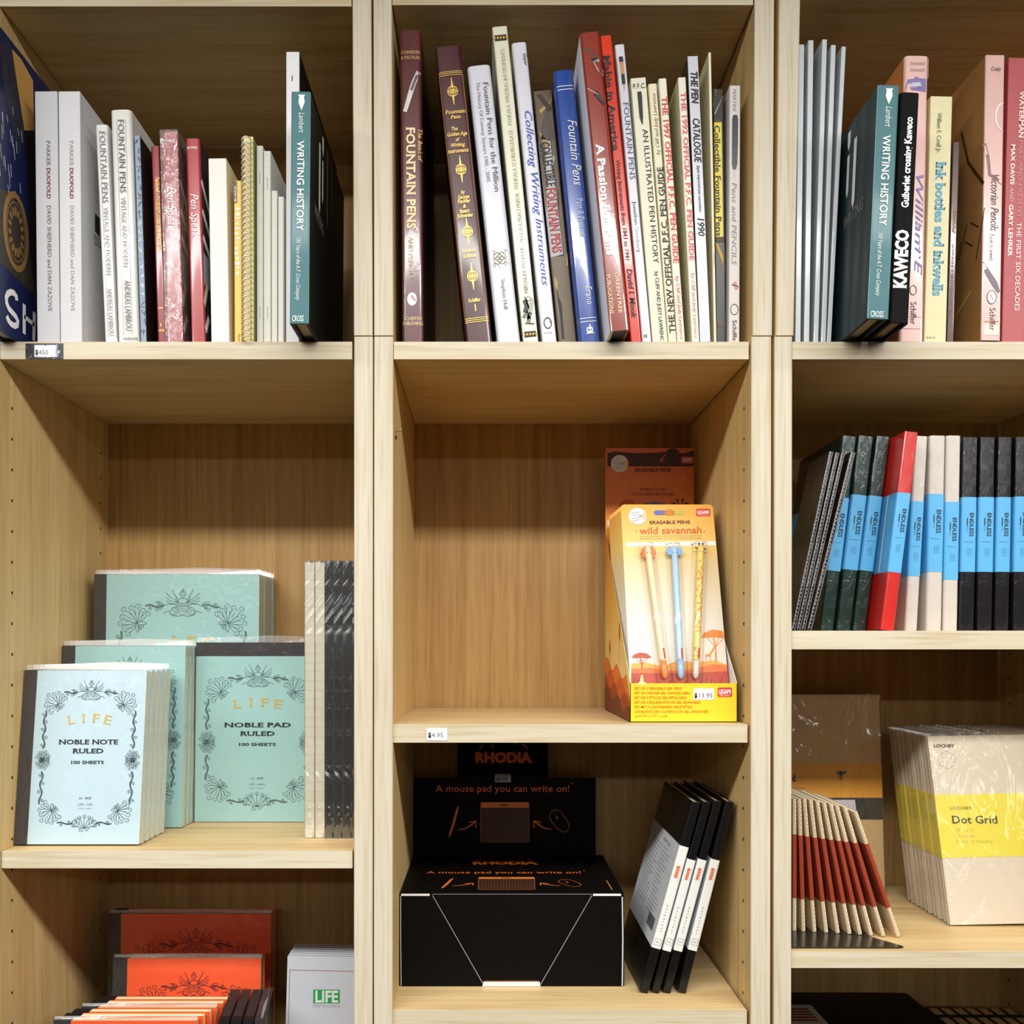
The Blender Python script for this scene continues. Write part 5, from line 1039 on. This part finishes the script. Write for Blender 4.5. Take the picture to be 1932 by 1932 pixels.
for i, (tl, tr, yt, bl_, br_) in enumerate(((1565, 1573, 852, 1492.5, 1500.5), (1576, 1584.5, 854, 1502, 1510), (1587, 1595, 855, 1511.5, 1519), (1605, 1615, 853, 1522, 1531.5))):
    y0 = .005
    b = Book(('leftmost thin black ribbed notebook leaning by the right bookcase side panel', 'second thin black ribbed notebook leaning right', 'third thin black ribbed notebook leaning right', 'thin black ribbed notebook leaning against the green banded ones')[i], tl, tr, yt, bl_, br_, 1190, RIB, y0=y0, d=.058, t=.0006, r=.001, zs=ZE, pages=P(60, 56, 54, .7), inset=.0008, name='notebook', cat='notebook', group='thin black ribbed notebooks')
    n = 46
    for k in range(n):
        z = b.h*(.01+.98*k/n); b.mb.rect(b.pl, -b.W*.3, z, b.W*.02, z+b.h/n*.5, P(120, 118, 118, .25), .0002)  # pale dashes: glints on the ribs painted as colour
    for f in (-.4, .3): b.mb.rect(b.pl, b.W*f, 0, b.W*(f+.1), b.h, P(150, 148, 148, .3), .0003)  # long pale stripes: painted glints along the spine
    b.done()
for a_ in (('dark green notebook with blue band, leftmost of the green three', 1589, 1618, 823, 1546, 1573, 1190, DG, 939, 1077), ('dark green notebook with blue band, middle of the green three', 1620, 1650, 823, 1577, 1606, 1190, DG, 934, 1075), ('dark green notebook with blue band beside the red one', 1653.5, 1681, 823.5, 1608, 1634, 1190, DG, 936, 1077)): endless(*a_)
endless('red notebook with blue band standing proud of the row', 1706, 1734.5, 815, 1661, 1687.5, 1191, RE, 930, 1080, .04)
for a_ in (('grey notebook with blue band, behind the red one', 1727, 1751, 823, 1704.5, 1733, 1191, GRY, 946, 1087), ('grey notebook with blue band, middle of the grey three', 1754, 1785, 822, 1747, 1777, 1191, GRY, 932, 1079), ('grey notebook with low blue band beside the black ones', 1786, 1813.5, 822, 1778.5, 1808, 1191, GRY, 947, 1094), ('black notebook with blue band beside the grey ones', 1818, 1846, 825, 1810, 1839, 1191, BLE, 938, 1079),
        ('second black notebook with blue band', 1850, 1879, 825, 1843, 1873, 1191, BLE, 938, 1079), ('third black notebook with blue band', 1884, 1911, 825, 1876, 1905, 1191, BLE, 938, 1079), ('black notebook with blue band at the right picture edge', 1917, 1946, 825, 1911, 1941, 1191, BLE, 937, 1079)): endless(*a_)
# ---- right bay: kraft notebooks, black bookend, wrapped pads
ZK = Z(1795, .004)
KR = P(206, 184, 146, .6, var=.12, vs=160); KRB = P(150, 58, 34, .5, var=.15, vs=60); THR = P(240, 238, 230, .5)
def bookend():
    y0 = .012; x0 = .3072; M = Matrix.Translation((x0, y0, ZK+.0003)); r = empty('bookend', M, 'black metal bookend under the brown banded notebooks', 'bookend')
    bm = MB(); m = P(18, 17, 18, .3, coat=.4)
    w = X(1706, y0)-x0; c = .012; out = [(0, 0), (w-.004, 0), (w, .002), (w, .004), (w-.02, .034), (w-.02, .13), (0, .13)]
    n = len(out); vs = [(a, b, 0) for a, b in out]+[(a, b, .0014) for a, b in out]
    bm.add(vs, [tuple(range(n))[::-1], tuple(range(n, 2*n))]+[(i, (i+1) % n, n+(i+1) % n, n+i) for i in range(n)], m); bm.build('base_plate', r)
    u = MB(); h = .17; out = [(.012, .0014), (.13, .0014), (.13, h-.02), (.124, h-.006), (.11, h), (.032, h), (.018, h-.006), (.012, h-.02)]
    n = len(out); vs = [(.0005, a, b) for a, b in out]+[(.0021, a, b) for a, b in out]
    u.add(vs, [tuple(range(n))[::-1], tuple(range(n, 2*n))]+[(i, (i+1) % n, n+(i+1) % n, n+i) for i in range(n)], m); u.build('upright_plate', r)
bookend()
KT = [(1494.2, 1504.2, 1507, 1494, 1504), (1503.5, 1513.5, 1507, 1511, 1521), (1513, 1523, 1506, 1532, 1542), (1524.5, 1534.5, 1508, 1554.5, 1564.5), (1537, 1547, 1510, 1576.5, 1586.5), (1550, 1560, 1514, 1599, 1609), (1562.5, 1572.5, 1515, 1619, 1629), (1574, 1584, 1519, 1640, 1650), (1588.5, 1598.5, 1521, 1663.5, 1673.5), (1609, 1619, 1531, 1692, 1702)]
for i, (tl, tr, yt, bl_, br_) in enumerate(KT):
    y0 = .066-.0024*i; yb = 1757+1.6*i; w = 8.0
    b = Book('%s kraft notebook with red brown band, counted from the bookend plate' % ORD[i].replace('front', 'first') if i < 9 else 'kraft notebook with red brown band leaning lowest, right end of its row', (tl+tr)/2-w/2, (tl+tr)/2+w/2, yt, (bl_+br_)/2-w/2, (bl_+br_)/2+w/2, yb, KR, y0=y0, d=.09, t=.0006, r=.0022, bulge=.0012, zs=ZK+.0019, pages=P(232, 226, 206, .8), inset=.0006, name='notebook', cat='notebook', group='kraft notebooks with red brown bands')
    q = MB(); ya, ye = 1574+2*i, 1694+2*i; z1, z0 = b.v(ya), b.v(ye); b.shell(q, z0, z1, .0003, KRB, KRB, KRB, .0002); b.extra.append(('paper_band', q))
    for k in range(7):
        for zz in (.003+.0045*k, b.h-.004-.0045*k):
            if zz < z0-.002 or zz > z1+.002: b.mb.stroke(b.pl, [(b.W*.12, zz-.0012), (b.W*.2, zz+.0012)], .0008, THR, .0004)
    b.done()
BEE = P(232, 164, 36, .5, var=.06)
a = Facing('kraft notebook with yellow bee band standing behind the brown banded row', .335, .212, ZK, .1575, .248, .012, 0, 4, 0, P(206, 172, 118, .5, coat=.3, wr=.8, var=.1), None, group=None)
z1, z2, z3 = a.pl.uv(1600, 1440)[1], a.pl.uv(1600, 1505)[1], a.pl.uv(1600, 1546)[1]
q = MB(); q.box(-.0003, a.W+.0003, -.0005, a.t+.0003, z2, z1, BEE); q.box(-.0004, a.W+.0004, -.0006, a.t+.0004, z3, z2, P(24, 20, 20, .5))
bp = Plane(a.M, (0, -.0006, 0), (1, 0, 0), (0, 0, 1))
PP(q, bp, [(1576, 1454), (1580, 1457), (1584, 1456), (1586, 1454), (1588, 1456), (1592, 1457), (1597, 1454), (1596, 1459), (1590, 1461), (1588, 1461), (1588, 1464), (1584, 1464), (1584, 1461), (1580, 1460)], INK, .0002)
for y, wd in ((1466.5, 3.4), (1469.5, 2.2)): PP(q, bp, [(1586-wd, y-1), (1586+wd, y-1), (1586+wd*.8, y+1), (1586-wd*.8, y+1)], INK, .0002)
for g in (-1, 1):
    for yy in (1453, 1462): SP(q, bp, [(1586+g*2, yy+2), (1586+g*5, yy), (1586+g*6, yy+3)], .0004, INK, .0003)
TP(q, bp, 'd', (1494, 1474), (1501, 1474), 12, INK, .0003, bold=.03); TP(q, bp, '80g/m2 paper', (1494, 1488), (1518, 1488), 2.5, P(120, 80, 20), .0003)
PP(q, bp, [(1566, 1509), (1613, 1509), (1616, 1536), (1566, 1536)], P(206, 200, 206), .0003)
q.build('paper_band', a.root)
f = MB(); f.box(-.0012, a.W+.0012, -.0014, a.t+.0008, -.0002, a.h+.0012, film('kraft_wrap', .04, .1, .8, .9, .14, 16, .006)); f.build('plastic_wrap', a.root); a.done()
a = Facing('front kraft dot grid pad with yellow band at the right picture edge', X(1787, .093), .086, ZK, .149, .2085, .0062, -1.2, 12, 0, P(208, 194, 170, .55, var=.04), None, name='writing_pad', cat='writing pad', pages=P(214, 202, 178, .8))
yb1, yb0 = a.pl.uv(1800, 1499)[1], a.pl.uv(1800, 1618)[1]
q = MB(); q.box(-.0002, a.W+.0002, -.0003, a.t+.0002, yb0, yb1, P(222, 206, 56, .5, var=.03)); bp = Plane(a.M, (0, -.0003, 0), (1, 0, 0), (0, 0, 1))
TP(q, bp, 'LOCHBY', (1793, 1527.5), (1834, 1527.5), 6, P(120, 90, 30), .0003); TP(q, bp, 'Dot Grid', (1797, 1553.5), (1882, 1553.5), 14, P(40, 46, 36), .0003, bold=.012)
for k, tx in enumerate(('5.8" x 8.3"', '72 pages', 'Stitched Binding')): TP(q, bp, tx, (1801+2*k, 1569+10.5*k), ((1838, 1839, 1873)[k], 1569+10.5*k), 6, P(206, 186, 60), .0003)
q.build('paper_band', a.root)
TP(a.mb, a.pl, 'LOCHBY', (1762, 1410), (1801, 1410), 6, P(70, 40, 30), bold=.03)
c_ = a.pl.uv(1786.5, 1434); R_ = .0105; SPm = P(130, 96, 70)
a.mb.stroke(a.pl, [(c_[0]+R_*math.sin(k*math.pi/3), c_[1]+R_*math.cos(k*math.pi/3)) for k in range(6)], .0004, SPm, .0002, True)
for dx, dy in ((0, .0075), (-.005, .0028), (0, .0028), (.005, .0028), (-.005, -.0025), (0, -.0025), (.005, -.0025), (0, -.0075)): a.mb.disc(a.pl, c_[0]+dx, c_[1]+dy, .0005, SPm, .0002, 8)
for k in range(38): zz = a.h*(.02+.96*k/38); a.mb.stroke(a.pl, [(.0035, zz), (.0035, zz+.0026)], .0007, THR, .0002)
f = MB(); f.box(-.001, a.W+.0006, -.0012, a.t+.0006, -.0002, a.h+.004, film('pad_wrap', .03, .1, .85, .8, .07, 16, .006)); f.build('plastic_wrap', a.root); a.done()
a.stack(10, .0107, lambda i, n: ORD[i]+' kraft pad with yellow band back in the wrapped stack' if i < 9 else 'rearmost kraft pad with yellow band in the wrapped stack', 'wrapped kraft pads', .0012)
# ---- right bottom shelf
def lowbox():
    y0 = .03; zt = ZC-(1872-VY)/F*(D+.23); M = Matrix.Translation((.308, y0, ZBL+.0004)); r = empty('storage_box', M, 'black box with rounded corners on the bottom right shelf', 'box')
    h = zt-ZBL; w1 = X(1712, .23)-.308; b = MB(); m = P(16, 14, 14, .5)
    b.box(0, w1-.002, .002, .198, 0, h-.03, m, .002); b.build('box_body', r); l = MB(); l.box(-.001, w1, 0, .2, h-.03, h, m, .004); l.build('lid', r)
    M2 = Matrix.Translation((.309, .11, zt+.0008)); c = empty('card_sleeve', M2, 'pale printed card sleeve lying on the black box at the lower right', 'card')
    q = MB(); ww = X(1540, .16)-.309; q.box(0, ww, 0, .068, 0, .004, P(206, 198, 184, .6)); pl = Plane(M2, (0, 0, .004), (1, 0, 0), (0, 1, 0))
    for k in range(5): q.rect(pl, ww*.5, .02+.008*k, ww*.9, .0245+.008*k, P(140, 44, 34), .0001)
    q.build('sleeve', c)
    q = MB(); q.box(0, ww*.55, .072, .1, 0, .006, P(120, 50, 34, .5)); q.build('red_flap', c)
lowbox()
for k in range(7):
    x = X(1758, .14)+.0148*k+.0155; y = .055; zt = ZC-(1904-VY)/F*(D+.18); h = zt-ZBL; d = .128
    M = Matrix.Translation((x, y, ZBL+.0004))
    r = empty('notebook', M, '%s plain kraft notebook right of the black box on the bottom shelf' % ('first', 'second', 'third', 'fourth', 'fifth', 'sixth', 'seventh')[k], 'notebook', 'plain kraft notebooks on the bottom shelf')
    c = MB(); kd = P(92, 66, 40, .6, var=.2); c.box(0, .0006, 0, d, 0, h, kd); c.box(.0114, .012, 0, d, 0, h, kd); c.box(0, .012, 0, .0006, 0, h, kd); c.build('cover', r)
    p = MB(); p.box(.0006, .0114, .0006, d, .0004, h-.0006, P(206, 176, 120, .8, var=.2, vs=200)); p.build('pages', r)
    e = MB(); e.box(-.0004, .0124, .1, .106, h*.5, h+.0006, P(24, 18, 16, .7)); e.build('elastic_band', r)
# ---- price tags on the shelf edges
def ptag(lab, p, y, body, black):
    x0, x1, ya, yb = p; M = Matrix.Translation((X(x0, y), y, Z(yb, y))); r = empty('price_tag', M, lab, 'price tag', None)
    W, h = X(x1, y)-X(x0, y), Z(ya, y)-Z(yb, y); b = MB(); pl = Plane(M, (0, -.0004, 0), (1, 0, 0), (0, 0, 1)); m = P(20, 17, 20, .35, coat=.6, wr=.6) if black else P(240, 240, 244, .6)
    b.box(0, W, -.0004, 0, 0, h, m)
    if black:
        PP(b, pl, [(65, 651), (84, 651), (86, 653), (88, 651), (105, 651), (105, 673), (88, 674), (86, 672), (84, 674), (65, 673)], P(238, 238, 242, .6))
        random.seed(4)
        for k in range(12): yy = 652+2*k; SP(b, pl, [(105, yy), (107+random.uniform(0, 8), yy-2)], .0006, P(210, 226, 234), .0003)
    sx = (67, 91, 669) if black else (x0+3, x1-8, yb-6)
    TP(b, pl, body, (sx[0], sx[2]), (sx[1], sx[2]), 8.5, P(110, 112, 118), .0003); TP(b, pl, '$', (sx[0], sx[2]), (sx[0]+5, sx[2]), 8.5, INK, .0004, bold=.05)
    b.build('label', r)
ptag('black price tag with white label on the left shelf edge', (48.5, 119.5, 648, 677), .0014, '$450', True)
ptag('small white price tag on the middle shelf edge', (805, 844, 1374, 1397), .0033, '$4.95', False)
def pin():
    b = MB(); x = X(740.5)+.0012; y = .017; z = Z(818, .017); M = Matrix.Translation((x, y, z)); r = empty('shelf_hook', M, 'small metal shelf hook on the middle left side panel', 'hook')
    b.tube([(0, 0, .002), (.004, 0, .002), (.0055, 0, .004), (.0055, 0, .006)], .0007, P(190, 186, 176, .25, metal=1), 8); b.tube([(0, 0, -.004), (.0015, 0, -.004)], .0018, P(70, 50, 30), 10); b.build('hook', r)
pin()
